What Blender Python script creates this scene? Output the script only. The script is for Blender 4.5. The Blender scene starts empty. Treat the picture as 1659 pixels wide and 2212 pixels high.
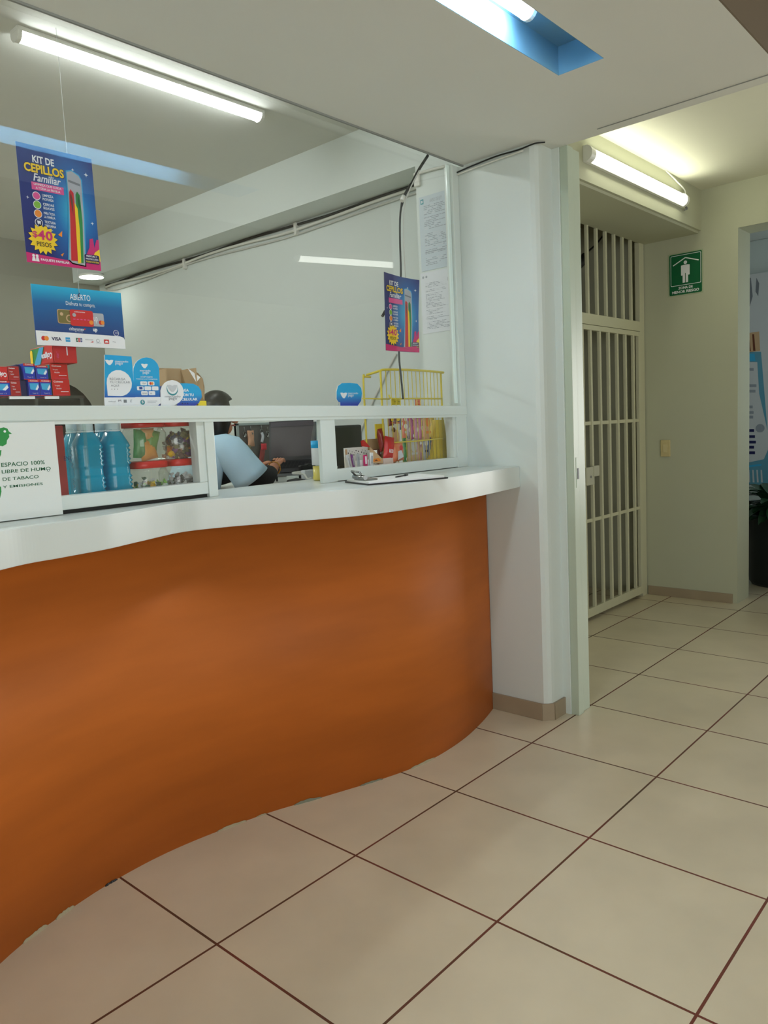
import bpy, bmesh, math, random
from mathutils import Vector, Matrix
random.seed(7)
scene = bpy.context.scene
COL = scene.collection
T = 0.55                       # one floor tile in metres; all builders below take tile units

# ------------------------------------------------------------------ camera
FPX, YAW, PIT, ROL = 1658.05, 0.736290, 0.110088, -0.048661
CAM = Vector((-2.02174, -3.10065, 2.52585))
cy, sy, cp, sp = math.cos(YAW), math.sin(YAW), math.cos(PIT), math.sin(PIT)
fwd = Vector((cy*cp, sy*cp, -sp))
r0 = Vector((sy, -cy, 0)); u0 = r0.cross(fwd)
rgt = math.cos(ROL)*r0 + math.sin(ROL)*u0
upv = -math.sin(ROL)*r0 + math.cos(ROL)*u0
cam_data = bpy.data.cameras.new('camera')
cam = bpy.data.objects.new('camera', cam_data); COL.objects.link(cam)
m = Matrix((rgt, upv, -fwd)).transposed().to_4x4(); m.translation = CAM*T
cam.matrix_world = m
cam_data.sensor_fit = 'AUTO'; cam_data.sensor_width = 36.0
cam_data.lens = FPX/2212*36.0
cam_data.clip_start = 0.05; cam_data.clip_end = 100
scene.camera = cam

def at(px, py, x=None, y=None, z=None):
    """point of the plane x=, y= or z= (tile units) on the sight line of a photo pixel"""
    d = fwd + (px-829.5)/FPX*rgt - (py-1106)/FPX*upv
    ax, v = (0, x) if x is not None else (1, y) if y is not None else (2, z)
    return CAM + d*((v-CAM[ax])/d[ax])

# ------------------------------------------------------------------ world, exposure
vs = scene.view_settings
vs.view_transform = 'Standard'; vs.look = 'None'; vs.gamma = 1.0; vs.use_curve_mapping = False
vs.exposure = 0.80
scene.cycles.max_bounces = 8; scene.cycles.diffuse_bounces = 5; scene.cycles.transparent_max_bounces = 16
scene.cycles.sample_clamp_indirect = 6
world = bpy.data.worlds.new('world'); scene.world = world; world.use_nodes = True
wb = world.node_tree.nodes['Background']; wb.inputs[0].default_value = (0.86, 0.95, 1.0, 1); wb.inputs[1].default_value = 0.45

def area(name, loc, size, size_y, power, col, rot=(0, 0, 0)):
    d = bpy.data.lights.new(name, 'AREA'); d.shape = 'RECTANGLE'; d.size = size*T; d.size_y = size_y*T
    d.energy = power; d.color = col
    o = bpy.data.objects.new(name, d); COL.objects.link(o); o.location = Vector(loc)*T; o.rotation_euler = rot
    o.visible_camera = True
    return o
# daylight from the street entrance behind the photographer
area('entrance_daylight', (-3.6, -9.6, 2.6), 9, 4, 58, (1.0, 0.995, 0.95), (math.radians(90), 0, 0))
# unseen area light added to brighten the floor from the right
area('side_fill_light', (12.9, -4.1, 2.6), 4, 3, 60, (1.0, 0.99, 0.94), (math.radians(90), 0, math.radians(90)))
# daylight of the room beyond the corridor
area('far_room_daylight', (10.5, -1.5, 3.2), 3, 3, 4.5, (0.72, 0.88, 1.0), (math.radians(90), 0, 0))
TUBE_COOL = ((0.95, 1.0, 0.985), 88.0)
ROUND = ((0.97, 1.0, 0.93), 9.0)
TUBE_RECESS = ((0.93, 0.99, 1.0), 21.0)
TUBE_HALL = ((1.0, 1.0, 0.80), 8.5)

# ------------------------------------------------------------------ materials
def lin(c):
    return tuple((v/255/12.92 if v/255 <= 0.04045 else ((v/255+0.055)/1.055)**2.4) for v in c)
MATS = {}
def mat(name, rgb, rough=0.5, metal=0.0, emit=0.0, noise=0.0, nscale=6.0, bump=0.0, bscale=80.0, spec=0.5, stretch=None, trans=0.0, coat=0.0):
    """procedural paint, plastic, metal or paper; rgb is an sRGB albedo"""
    if name in MATS: return MATS[name]
    M = bpy.data.materials.new(name); M.use_nodes = True; MATS[name] = M
    nt = M.node_tree; b = nt.nodes['Principled BSDF']; L = nt.links
    c = lin(rgb)
    b.inputs['Base Color'].default_value = (*c, 1); b.inputs['Roughness'].default_value = rough
    b.inputs['Metallic'].default_value = metal; b.inputs['Specular IOR Level'].default_value = spec
    b.inputs['Coat Weight'].default_value = coat
    if emit:
        b.inputs['Emission Color'].default_value = (*c, 1); b.inputs['Emission Strength'].default_value = emit
    tc = None
    if noise or bump:
        tc = nt.nodes.new('ShaderNodeTexCoord'); mp = nt.nodes.new('ShaderNodeMapping')
        L.new(tc.outputs['Object'], mp.inputs[0])
        if stretch: mp.inputs['Scale'].default_value = stretch
    if noise:
        n = nt.nodes.new('ShaderNodeTexNoise'); n.inputs['Scale'].default_value = nscale; n.inputs['Detail'].default_value = 5
        L.new(mp.outputs[0], n.inputs[0])
        r = nt.nodes.new('ShaderNodeMapRange'); r.inputs[1].default_value = 0.3; r.inputs[2].default_value = 0.7
        r.inputs[3].default_value = 1-noise; r.inputs[4].default_value = 1+noise
        L.new(n.outputs[0], r.inputs[0])
        mx = nt.nodes.new('ShaderNodeVectorMath'); mx.operation = 'SCALE'; mx.inputs[0].default_value = c
        L.new(r.outputs[0], mx.inputs['Scale']); L.new(mx.outputs[0], b.inputs['Base Color'])
    if bump:
        n2 = nt.nodes.new('ShaderNodeTexNoise'); n2.inputs['Scale'].default_value = bscale; n2.inputs['Detail'].default_value = 3
        L.new(mp.outputs[0], n2.inputs[0])
        bp = nt.nodes.new('ShaderNodeBump'); bp.inputs['Strength'].default_value = bump; bp.inputs['Distance'].default_value = 0.002
        L.new(n2.outputs[0], bp.inputs['Height']); L.new(bp.outputs[0], b.inputs['Normal'])
    if trans:
        t = nt.nodes.new('ShaderNodeBsdfTransparent'); t.inputs[0].default_value = (*[min(1, .35+x) for x in c], 1)
        ms = nt.nodes.new('ShaderNodeMixShader'); ms.inputs[0].default_value = trans
        out = nt.nodes['Material Output']
        L.new(b.outputs[0], ms.inputs[1]); L.new(t.outputs[0], ms.inputs[2]); L.new(ms.outputs[0], out.inputs[0])
    return M

def glass_mat(name, tint=(1, 1, 1), rough=0.0, base=0.045, haze=0.0):
    M = bpy.data.materials.new(name); M.use_nodes = True; MATS[name] = M
    nt = M.node_tree; nt.nodes.remove(nt.nodes['Principled BSDF']); L = nt.links; out = nt.nodes['Material Output']
    t = nt.nodes.new('ShaderNodeBsdfTransparent'); t.inputs[0].default_value = (*tint, 1)
    g = nt.nodes.new('ShaderNodeBsdfGlossy'); g.inputs['Roughness'].default_value = rough
    lw = nt.nodes.new('ShaderNodeLayerWeight'); lw.inputs[0].default_value = .5
    pw = nt.nodes.new('ShaderNodeMath'); pw.operation = 'POWER'; pw.inputs[1].default_value = 5.0
    fr = nt.nodes.new('ShaderNodeMath'); fr.operation = 'MULTIPLY_ADD'; fr.inputs[1].default_value = .5; fr.inputs[2].default_value = base
    L.new(lw.outputs['Facing'], pw.inputs[0]); L.new(pw.outputs[0], fr.inputs[0])
    ms = nt.nodes.new('ShaderNodeMixShader')
    L.new(fr.outputs[0], ms.inputs[0]); L.new(t.outputs[0], ms.inputs[1]); L.new(g.outputs[0], ms.inputs[2])
    last = ms
    if haze:
        d = nt.nodes.new('ShaderNodeBsdfDiffuse'); d.inputs[0].default_value = (.8, .84, .82, 1)
        m2 = nt.nodes.new('ShaderNodeMixShader'); m2.inputs[0].default_value = haze
        L.new(ms.outputs[0], m2.inputs[1]); L.new(d.outputs[0], m2.inputs[2]); last = m2
    L.new(last.outputs[0], out.inputs[0])
    return M

def floor_mat():
    M = bpy.data.materials.new('floor_tiles'); M.use_nodes = True
    nt = M.node_tree; b = nt.nodes['Principled BSDF']; L = nt.links
    tc = nt.nodes.new('ShaderNodeTexCoord')
    br = nt.nodes.new('ShaderNodeTexBrick'); br.offset = 0.0; br.squash = 1.0
    br.inputs['Scale'].default_value = 1.0; br.inputs['Brick Width'].default_value = T; br.inputs['Row Height'].default_value = T
    br.inputs['Mortar Size'].default_value = 0.0040; br.inputs['Mortar Smooth'].default_value = 0.15
    br.inputs['Color1'].default_value = (*lin((214, 202, 175)), 1); br.inputs['Color2'].default_value = (*lin((209, 197, 170)), 1)
    mp = nt.nodes.new('ShaderNodeMapping'); mp.inputs['Location'].default_value = (20*T, 20*T, 0)
    L.new(tc.outputs['Object'], mp.inputs[0]); L.new(mp.outputs[0], br.inputs[0])
    n = nt.nodes.new('ShaderNodeTexNoise'); n.inputs['Scale'].default_value = 3.2; n.inputs['Detail'].default_value = 6
    L.new(tc.outputs['Object'], n.inputs[0])
    n3 = nt.nodes.new('ShaderNodeTexNoise'); n3.inputs['Scale'].default_value = 2.3; n3.inputs['Detail'].default_value = 4
    L.new(tc.outputs['Object'], n3.inputs[0])
    cr = nt.nodes.new('ShaderNodeValToRGB')
    cr.color_ramp.elements[0].position = .35; cr.color_ramp.elements[0].color = (*lin((78, 58, 32)), 1)
    cr.color_ramp.elements[1].position = .65; cr.color_ramp.elements[1].color = (*lin((112, 52, 34)), 1)
    L.new(n3.outputs[0], cr.inputs[0]); L.new(cr.outputs[0], br.inputs['Mortar'])
    r = nt.nodes.new('ShaderNodeMapRange'); r.inputs[1].default_value = .3; r.inputs[2].default_value = .7
    r.inputs[3].default_value = .92; r.inputs[4].default_value = 1.06; L.new(n.outputs[0], r.inputs[0])
    mx = nt.nodes.new('ShaderNodeVectorMath'); mx.operation = 'SCALE'
    L.new(br.outputs['Color'], mx.inputs[0]); L.new(r.outputs[0], mx.inputs['Scale']); L.new(mx.outputs[0], b.inputs['Base Color'])
    rr = nt.nodes.new('ShaderNodeMapRange'); rr.inputs[3].default_value = .30; rr.inputs[4].default_value = .8
    L.new(br.outputs['Fac'], rr.inputs[0]); L.new(rr.outputs[0], b.inputs['Roughness'])
    bp = nt.nodes.new('ShaderNodeBump'); bp.invert = True; bp.inputs['Strength'].default_value = .6; bp.inputs['Distance'].default_value = .002
    L.new(br.outputs['Fac'], bp.inputs['Height']); L.new(bp.outputs[0], b.inputs['Normal'])
    return M

WHITE = mat('white_wall_paint', (208, 216, 212), .55, bump=.12, bscale=60, noise=.015, nscale=1.2)
WHITE_SOF = mat('soffit_paint', (220, 222, 216), .6, bump=.1, bscale=50, noise=.02, nscale=1.5)
CEIL = mat('ceiling_paint', (208, 210, 203), .75, noise=.02, nscale=1.0)
HALLC = mat('hall_ceiling_paint', (214, 214, 196), .75, noise=.03, nscale=1.2)
HALLW = mat('hall_wall_paint', (184, 186, 162), .7, bump=.15, bscale=40, noise=.02, nscale=1.0)
SILLW = mat('white_counter_laminate', (208, 214, 210), .28)
FRAMEW = mat('white_frame_enamel', (210, 218, 213), .32)
ORANGE = mat('orange_wood_panel', (184, 99, 33), .56, spec=.3, noise=.13, nscale=2.4, stretch=(.6, .6, 3.0), bump=.05, bscale=25)
BASEB = mat('beige_skirting_tile', (156, 140, 116), .4, noise=.08, nscale=5)
BLUEP = mat('blue_recess_paint', (112, 166, 198), .6)
GATEW = mat('cream_gate_enamel', (206, 205, 176), .38)
JAMBW = mat('pale_green_door_steel', (182, 194, 176), .35)
BROWNC = mat('brown_ceiling_boards', (112, 98, 78), .7)
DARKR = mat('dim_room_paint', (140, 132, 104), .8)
BLACK = mat('black_plastic', (22, 22, 24), .4)
GREY = mat('grey_plastic', (120, 122, 122), .45)
GLASS = glass_mat('clear_glass')
PAPER = mat('white_paper', (232, 234, 232), .6)

# ------------------------------------------------------------------ mesh builder
class MB:
    def __init__(s):
        s.bm = bmesh.new(); s.mats = []; s.M = Matrix.Identity(4)
    def mi(s, m):
        if m not in s.mats: s.mats.append(m)
        return s.mats.index(m)
    def v(s, p): return s.bm.verts.new(s.M @ Vector(p))
    def f(s, vs, m, smooth=False):
        try: fc = s.bm.faces.new(vs)
        except ValueError: return None
        fc.material_index = s.mi(m); fc.smooth = smooth; return fc
    def box(s, x0, x1, y0, y1, z0, z1, m, bev=0.0, shift=None):
        pts = [(x0,y0,z0),(x1,y0,z0),(x1,y1,z0),(x0,y1,z0),(x0,y0,z1),(x1,y0,z1),(x1,y1,z1),(x0,y1,z1)]
        if shift: pts = [shift(p) for p in pts]
        v = [s.v(p) for p in pts]; es = []
        fs = [s.f([v[i] for i in q], m) for q in ((0,3,2,1),(4,5,6,7),(0,1,5,4),(1,2,6,5),(2,3,7,6),(3,0,4,7))]
        if bev:
            es = list({e for fc in fs for e in fc.edges})
            r = bmesh.ops.bevel(s.bm, geom=es, offset=bev, segments=2, affect='EDGES', profile=.6)
            k = s.mi(m)
            for fc in r['faces']: fc.material_index = k
        return s
    def prism(s, pts, z0, z1, m, mtop=None, smooth_side=False):
        """polygon pts (x, y) extruded from z0 to z1"""
        n = len(pts); a = [s.v((p[0], p[1], z0)) for p in pts]; b = [s.v((p[0], p[1], z1)) for p in pts]
        s.f(a[::-1], m); s.f(b, mtop or m)
        for i in range(n): s.f([a[i], a[(i+1) % n], b[(i+1) % n], b[i]], m, smooth_side)
        return s
    def tube(s, path, r, m, n=8, cap=True):
        P = [Vector(p) for p in path]; rings = []
        R = r if isinstance(r, (list, tuple)) else [r]*len(P)
        prev = None
        for i, p in enumerate(P):
            d = (P[min(i+1, len(P)-1)] - P[max(i-1, 0)]).normalized()
            if prev is None:
                a = Vector((0, 0, 1)) if abs(d.z) < .9 else Vector((1, 0, 0))
                a = (a - d*a.dot(d)).normalized()
            else: a = (prev - d*prev.dot(d)).normalized()
            prev = a; c = d.cross(a)
            rings.append([s.v(p + (a*math.cos(2*math.pi*k/n) + c*math.sin(2*math.pi*k/n))*R[i]) for k in range(n)])
        for i in range(len(P)-1):
            for k in range(n):
                s.f([rings[i][k], rings[i][(k+1) % n], rings[i+1][(k+1) % n], rings[i+1][k]], m, True)
        if cap: s.f(rings[0][::-1], m); s.f(rings[-1], m)
        return s
    def lathe(s, prof, m, n=24, c=(0, 0, 0), sq=None):
        """prof: (r, z) pairs around the z axis through c; sq: squareness exponent of the section"""
        rings = []
        for r, z in prof:
            ring = []
            for k in range(n):
                a = 2*math.pi*(k+.5)/n; ca, sa = math.cos(a), math.sin(a)
                q = 1.0 if not sq else (abs(ca)**sq+abs(sa)**sq)**(-1/sq)
                ring.append(s.v((c[0]+r*ca*q, c[1]+r*sa*q, c[2]+z)))
            rings.append(ring)
        for i in range(len(prof)-1):
            for k in range(n):
                s.f([rings[i][k], rings[i][(k+1) % n], rings[i+1][(k+1) % n], rings[i+1][k]], m, True)
        if prof[0][0] > 1e-6: s.f(rings[0][::-1], m)
        if prof[-1][0] > 1e-6: s.f(rings[-1], m)
        return s
    def build(s, name, parent=None, label=None, cat=None, group=None, kind=None, org=None, deform=None, solid=None):
        bm = s.bm
        if deform:
            for v in bm.verts: v.co = Vector(deform(v.co))
        if parent is None and org is None:
            xs = [v.co for v in bm.verts]
            org = Vector(((min(p.x for p in xs)+max(p.x for p in xs))/2, (min(p.y for p in xs)+max(p.y for p in xs))/2, min(p.z for p in xs)))
            if kind == 'structure': org = Vector((0, 0, 0))
        o0 = ORG.get(parent.name, Vector((0, 0, 0))) if parent else Vector(org)
        for v in bm.verts: v.co = (v.co - o0)*T
        bmesh.ops.remove_doubles(bm, verts=bm.verts, dist=1e-6)
        me = bpy.data.meshes.new(name); bm.to_mesh(me); bm.free()
        for m in s.mats: me.materials.append(m)
        o = bpy.data.objects.new(name, me); COL.objects.link(o)
        ORG[o.name] = o0
        if parent: o.parent = parent
        else: o.location = o0*T
        tag(o, label, cat, group, kind)
        return o
ORG = {}
def tag(o, label=None, cat=None, group=None, kind=None):
    if label: o['label'] = label
    if cat: o['category'] = cat
    if group: o['group'] = group
    if kind: o['kind'] = kind
    return o
def thing(name, label, cat, loc=(0, 0, 0), group=None):
    o = bpy.data.objects.new(name, None); COL.objects.link(o); o.location = Vector(loc)*T
    o.empty_display_size = .05
    ORG[o.name] = Vector(loc); tag(o, label, cat, group); return o
def copy_tree(o, parent=None):
    c = o.copy(); COL.objects.link(c); ORG[c.name] = ORG.get(o.name, Vector((0, 0, 0)))
    if parent: c.parent = parent
    for ch in list(o.children): copy_tree(ch, c)
    return c
def S(name, mb, **k): return mb.build(name, kind='structure', **k)

# ---- flat printed artwork: text, discs and polygons laid on a plane of a thing
_txt = {}
def text_geo(body, bold=0.0, shear=0.0, space=1.0):
    key = (body, bold, shear, space)
    if key in _txt: return _txt[key]
    c = bpy.data.curves.new('lettering', 'FONT'); c.body = body; c.size = 1.0; c.offset = bold; c.shear = shear
    c.space_character = space; c.resolution_u = 3; c.align_x = 'LEFT'; c.space_line = .95
    o = bpy.data.objects.new('lettering', c); COL.objects.link(o)
    dg = bpy.context.evaluated_depsgraph_get(); dg.update()
    me = o.evaluated_get(dg).to_mesh()
    vs = [tuple(v.co[:2]) for v in me.vertices]; fs = [tuple(p.vertices) for p in me.polygons]
    bpy.data.objects.remove(o); bpy.data.curves.remove(c)
    x0 = min(v[0] for v in vs); x1 = max(v[0] for v in vs); y0 = min(v[1] for v in vs); y1 = max(v[1] for v in vs)
    _txt[key] = ([((v[0]-x0)/(x1-x0), (v[1]-y0)/(y1-y0)) for v in vs], fs, (x1-x0)/(y1-y0)); return _txt[key]
class Art:
    """draws in a 2D frame: o origin, a x-axis, b y-axis, n normal towards the viewer"""
    LIFT = 0.0010
    def __init__(s, mb, o, a, b, w=1.0, h=1.0):
        s.mb = mb; s.o = Vector(o); s.a = Vector(a).normalized(); s.b = Vector(b).normalized(); s.n = s.a.cross(s.b)
        s.w = w; s.h = h
    def p(s, x, y, k): return s.o + s.a*(x*s.w) + s.b*(y*s.h) + s.n*(k*s.LIFT)
    def poly(s, pts, m, k=1):
        s.mb.f([s.mb.v(s.p(x, y, k)) for x, y in pts], m)
    def rect(s, x0, y0, x1, y1, m, k=1): s.poly([(x0,y0),(x1,y0),(x1,y1),(x0,y1)], m, k)
    def disc(s, x, y, r, m, k=1, n=20, ry=None, a0=0, a1=360):
        """r in units of the frame's width"""
        ry = ry or r
        full = abs(a1-a0) >= 360; cnt = n if full else n+1
        s.poly([(x+r*math.cos(math.radians(a0+(a1-a0)*i/n)), y+ry*s.w/s.h*math.sin(math.radians(a0+(a1-a0)*i/n))) for i in range(cnt)], m, k)
    def rrect(s, x0, y0, x1, y1, r, m, k=1):
        ry = r*s.w/s.h; P = []
        for cx_, cy_, a in ((x1-r, y1-ry, 0), (x0+r, y1-ry, 90), (x0+r, y0+ry, 180), (x1-r, y0+ry, 270)):
            for i in range(5):
                t = math.radians(a+22.5*i); P.append((cx_+r*math.cos(t), cy_+ry*math.sin(t)))
        s.poly(P, m, k)
    def star(s, x, y, r1, r2, n, m, k=1):
        s.poly([(x+(r1 if i % 2 == 0 else r2)*math.cos(math.pi*i/n+.1), y+(r1 if i % 2 == 0 else r2)*s.w/s.h*math.sin(math.pi*i/n+.1)) for i in range(2*n)], m, k)
    def text(s, body, x0, y0, x1, y1, m, k=2, bold=0.0, shear=0.0, flip=False, fit=True, space=1.0):
        vs, fs, asp = text_geo(body, bold, shear, space)
        if not fit:
            wd = (y1-y0)*s.h*asp/s.w; x1 = x0+wd
        V = []
        for vx, vy in vs:
            if flip: vx, vy = 1-vx, 1-vy
            V.append(s.mb.v(s.p(x0+(x1-x0)*vx, y0+(y1-y0)*vy, k)))
        for f in fs:
            if len(set(f)) > 2: s.mb.f([V[i] for i in f], m)
    def line(s, x0, y0, x1, y1, t, m, k=1):
        d = Vector(((x1-x0)*s.w, (y1-y0)*s.h)); q = Vector((-d.y, d.x)).normalized()*t*s.w/2
        qx, qy = q.x/s.w, q.y/s.h
        s.poly([(x0-qx,y0-qy),(x1-qx,y1-qy),(x1+qx,y1+qy),(x0+qx,y0+qy)], m, k)

def ink(name, rgb, rough=.45): return mat('ink_'+name, rgb, rough)
I = dict(white=ink('white', (236, 238, 240)), blue=ink('blue', (38, 62, 140)), navy=ink('navy', (24, 28, 84)), cyan=ink('cyan', (0, 158, 215)),
         sky=ink('sky', (60, 170, 215)), yellow=ink('yellow', (246, 208, 24)), magenta=ink('magenta', (206, 32, 112)), pink=ink('pink', (226, 84, 148)),
         red=ink('red', (205, 30, 34)), green=ink('green', (40, 140, 66)), lime=ink('lime', (130, 190, 60)), orange=ink('orange', (240, 140, 40)),
         black=ink('black', (24, 24, 28)), grey=ink('grey', (120, 124, 130)), silver=ink('silver', (172, 176, 182)), gold=ink('gold', (120, 110, 56)),
         dgreen=ink('dark_green', (10, 96, 58)), teal=ink('teal', (24, 140, 150)), lgrey=ink('light_grey', (200, 204, 208)), mgrey=ink('mid_grey', (150, 156, 164)),
         royal=ink('royal', (32, 56, 168)), brown=ink('brown', (110, 60, 40)), purple=ink('purple', (120, 50, 130)), tan=ink('tan', (206, 170, 130)))

def catmull(pts, n=6):
    out = []
    P = [Vector(p) for p in pts]; P = [2*P[0]-P[1]] + P + [2*P[-1]-P[-2]]
    for i in range(1, len(P)-2):
        for k in range(n):
            t = k/n; a, b, c, d = P[i-1:i+3]
            out.append(.5*((2*b)+(c-a)*t+(2*a-5*b+4*c-d)*t*t+(3*b-a-3*c+d)*t**3))
    out.append(P[-2]); return out
# ================================================================== the room
ZS, ZO, ZH = 4.66, 5.27, 5.33
XP = 3.457          # near face of the column
b = MB(); b.box(-9, 12.6, -10, 8.2, -.1, 0, floor_mat()); S('floor', b)
# lowered soffit over the waiting side with its lamp slot
b = MB()
RX0, RX1, RY0, RY1 = -.55, 2.565, -.905, -.598
XE = 3.715
for (x0, x1, y0, y1) in ((-9, RX0, -1.62, .79), (RX1, XE, -1.62, .79), (RX0, RX1, -1.62, RY0), (RX0, RX1, RY1, .79)):
    b.box(x0, x1, y0, y1, ZS, ZH+.1, WHITE_SOF)
S('ceiling_soffit', b)
b = MB(); b.box(-9, XP, .783, .797, ZS-.012, ZS, mat('grey_shadow_line_and_seam', (138, 142, 138), .6)); S('trim_3', b)  # grey strip painting the drop shadow line along the soffit lip
b = MB()   # painted inside of the slot
e = .004
b.box(RX0+.001, RX0+e, RY0, RY1, ZS+.001, ZS+.18, BLUEP); b.box(RX1-e, RX1-.001, RY0, RY1, ZS+.001, ZS+.18, BLUEP)
b.box(RX0, RX1, RY0+.001, RY0+e, ZS+.001, ZS+.18, BLUEP); b.box(RX0, RX1, RY1-e, RY1-.001, ZS+.001, ZS+.18, BLUEP)
b.box(RX0, RX1, RY0, RY1, ZS+.17, ZS+.22, BLUEP)
S('trim_1', b)
b = MB(); b.box(XE-.13, XE-.122, -1.62, -.35, ZS-.004, ZS, mat('grey_shadow_line_and_seam', (138, 142, 138), .6)); S('trim_2', b)
b = MB(); b.box(-9, XE, -1.63, -1.62, ZS, ZH+.5, BROWNC); S('trim_8', b)
# office ceiling
b = MB(); b.box(-9, 4.2, .79, 8.2, ZO, ZO+.06, CEIL)
S('ceiling_office', b)
b = MB(); b.box(XE, 8.8, -1.62, 1.6, ZH, ZH+.1, HALLC); S('ceiling_hall', b)
b = MB(); b.box(-9, 12.6, -10, -1.62, ZH+.33, ZH+.43, BROWNC); S('ceiling_lobby', b)
b = MB(); b.box(8.8, 12.6, -1.62, 3.5, ZH, ZH+.1, CEIL); S('ceiling_far_room', b)
b = MB(); b.box(2.0, 12.9, -10.15, -10, 0, 6, HALLW); S('wall_glare_block_street', b)  # unseen wall added to keep the bright outside out of the glass reflections
b = MB(); b.box(12.6, 12.75, -10, -6.25, 0, 6, HALLW); S('wall_glare_block_right', b)  # second unseen wall added against bright reflections in the glass
# column between counter and corridor
b = MB()
b.prism([(XP, 1.30), (XP, .155), (XP+.02, .125), (XP+.05, .105), (XP+.09, .10), (3.74, .10), (3.78, .13), (3.78, 1.30)], 0, 5.4, WHITE, smooth_side=False)
S('wall_column', b)
b = MB(); b.box(XP, 3.85, 1.30, 8.0, 4.78, ZO, WHITE); S('trim_4', b)      # beam over the side wall
b = MB(); b.box(3.85, 4.0, 1.28, 8.0, 0, ZO, WHITE); S('wall_office_side', b)
b = MB(); b.box(-9, 4.0, 7.62, 7.75, 0, ZO, mat('back_wall_paint', (140, 139, 126), .7, noise=.02, nscale=1)); S('wall_office_back', b)
b = MB(); b.box(-9.1, -9, -10, 8.2, 0, 6, WHITE); S('wall_left', b)
# corridor
b = MB(); b.box(3.78, 6.40, 1.35, 1.50, 0, ZH, HALLW); b.box(6.40, 8.36, 1.36, 1.5, 4.93, ZH, HALLW); S('wall_corridor', b)
b = MB()
b.prism([(3.79, .58), (8.352, .58), (8.352, 1.35), (3.79, 1.35)], 4.83, ZH, HALLW)
b2 = [(8.352, .58, 4.84), ]
S('trim_5', b)
b = MB(); b.box(3.79, 8.351, .615, 1.35, 4.80, 4.83, HALLW); S('trim_6', b)
b = MB(); b.box(8.35, 8.82, .13, 3.4, 0, ZH, HALLW); S('wall_hall', b)
b = MB(); b.box(8.35, 8.82, -1.62, .13, 4.775, ZH, HALLW); S('wall_header', b)
b = MB(); b.box(8.33, 8.35, .185, 1.32, 0, .125, BASEB, bev=.004); S('baseboard_hall', b)
b = MB(); b.box(XP-.022, XP, .16, .70, 0, .145, BASEB, bev=.004)
S('baseboard_column', b)
b = MB()
b.prism([(XP-.022, .157), (XP-.001, .157), (XP+.055, .106), (XP+.052, .083)], 0, .146, BASEB); S('baseboard_corner', b)
b = MB(); b.prism([(XP+.064, .083), (XP+.064, .102), (3.70, .102), (3.70, .083)], 0, .146, BASEB); S('baseboard_column_side', b)
# room behind the gate
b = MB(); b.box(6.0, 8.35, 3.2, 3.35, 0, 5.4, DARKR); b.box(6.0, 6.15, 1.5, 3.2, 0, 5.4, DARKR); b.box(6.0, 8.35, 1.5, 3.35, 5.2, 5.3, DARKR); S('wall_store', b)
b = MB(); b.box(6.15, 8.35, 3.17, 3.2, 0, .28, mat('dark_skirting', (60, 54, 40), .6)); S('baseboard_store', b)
# far room
b = MB(); b.box(12.4, 12.6, -2.4, 3.5, 0, ZH, WHITE); b.box(8.82, 12.4, 3.4, 3.5, 0, ZH, WHITE); b.box(8.82, 12.4, -1.75, -1.62, 0, ZH, WHITE); S('wall_far_room', b)  # last wall is unseen, added to block side light from the jamb
b = MB(); b.box(12.1, 12.4, -2.4, 3.4, 4.72, ZH, WHITE, bev=.02); S('trim_7', b)

# ================================================================== reception counter
base_pts = catmull([(-2.6, -.25), (-1.9, .02), (-1.25, .42), (-.753, .735), (-.418, .858), (-.005, .94), (.436, .94), (.997, .832), (1.393, .69), (1.912, .52), (2.288, .455), (2.721, .475), (3.123, .56), (3.447, .66)], 8)
top_pts = catmull([(-2.6, -.6), (-1.9, -.3), (-1.2, .12), (-.62, .46), (-.35, .51), (-.1, .55), (.15, .64), (.47, .74), (.72, .67), (.98, .52), (1.22, .37), (1.52, .225), (1.92, .17), (2.45, .185), (2.87, .235), (3.454, .325)], 16)
cx = (.5, 1.15, 0)
ctr = thing('reception_counter', 'long curved reception counter with orange wood front and thick white top', 'counter', cx)
b = MB()
bp_ = [(p[0], p[1]) for p in base_pts]
b.prism([(-2.6, 1.16)] + [(x, y) for x, y in bp_] + [(3.447, 1.16)], 0, 1.976, ORANGE, smooth_side=True)
bmesh.ops.recalc_face_normals(b.bm, faces=b.bm.faces)
fp = b.build('front_panel', ctr)
b = MB()
b.prism([(-2.6, 1.32)] + [(p[0], p[1]) for p in top_pts] + [(3.455, 1.32)], 1.976, 2.15, SILLW)
bmesh.ops.recalc_face_normals(b.bm, faces=b.bm.faces)
es = [e for e in b.bm.edges if abs(e.verts[0].co.z-e.verts[1].co.z) < 1e-4 and max(v.co.y for v in e.verts) < 1.2]
bmesh.ops.bevel(b.bm, geom=es, offset=.005, segments=2, affect='EDGES')
b.build('counter_top', ctr)
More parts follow.
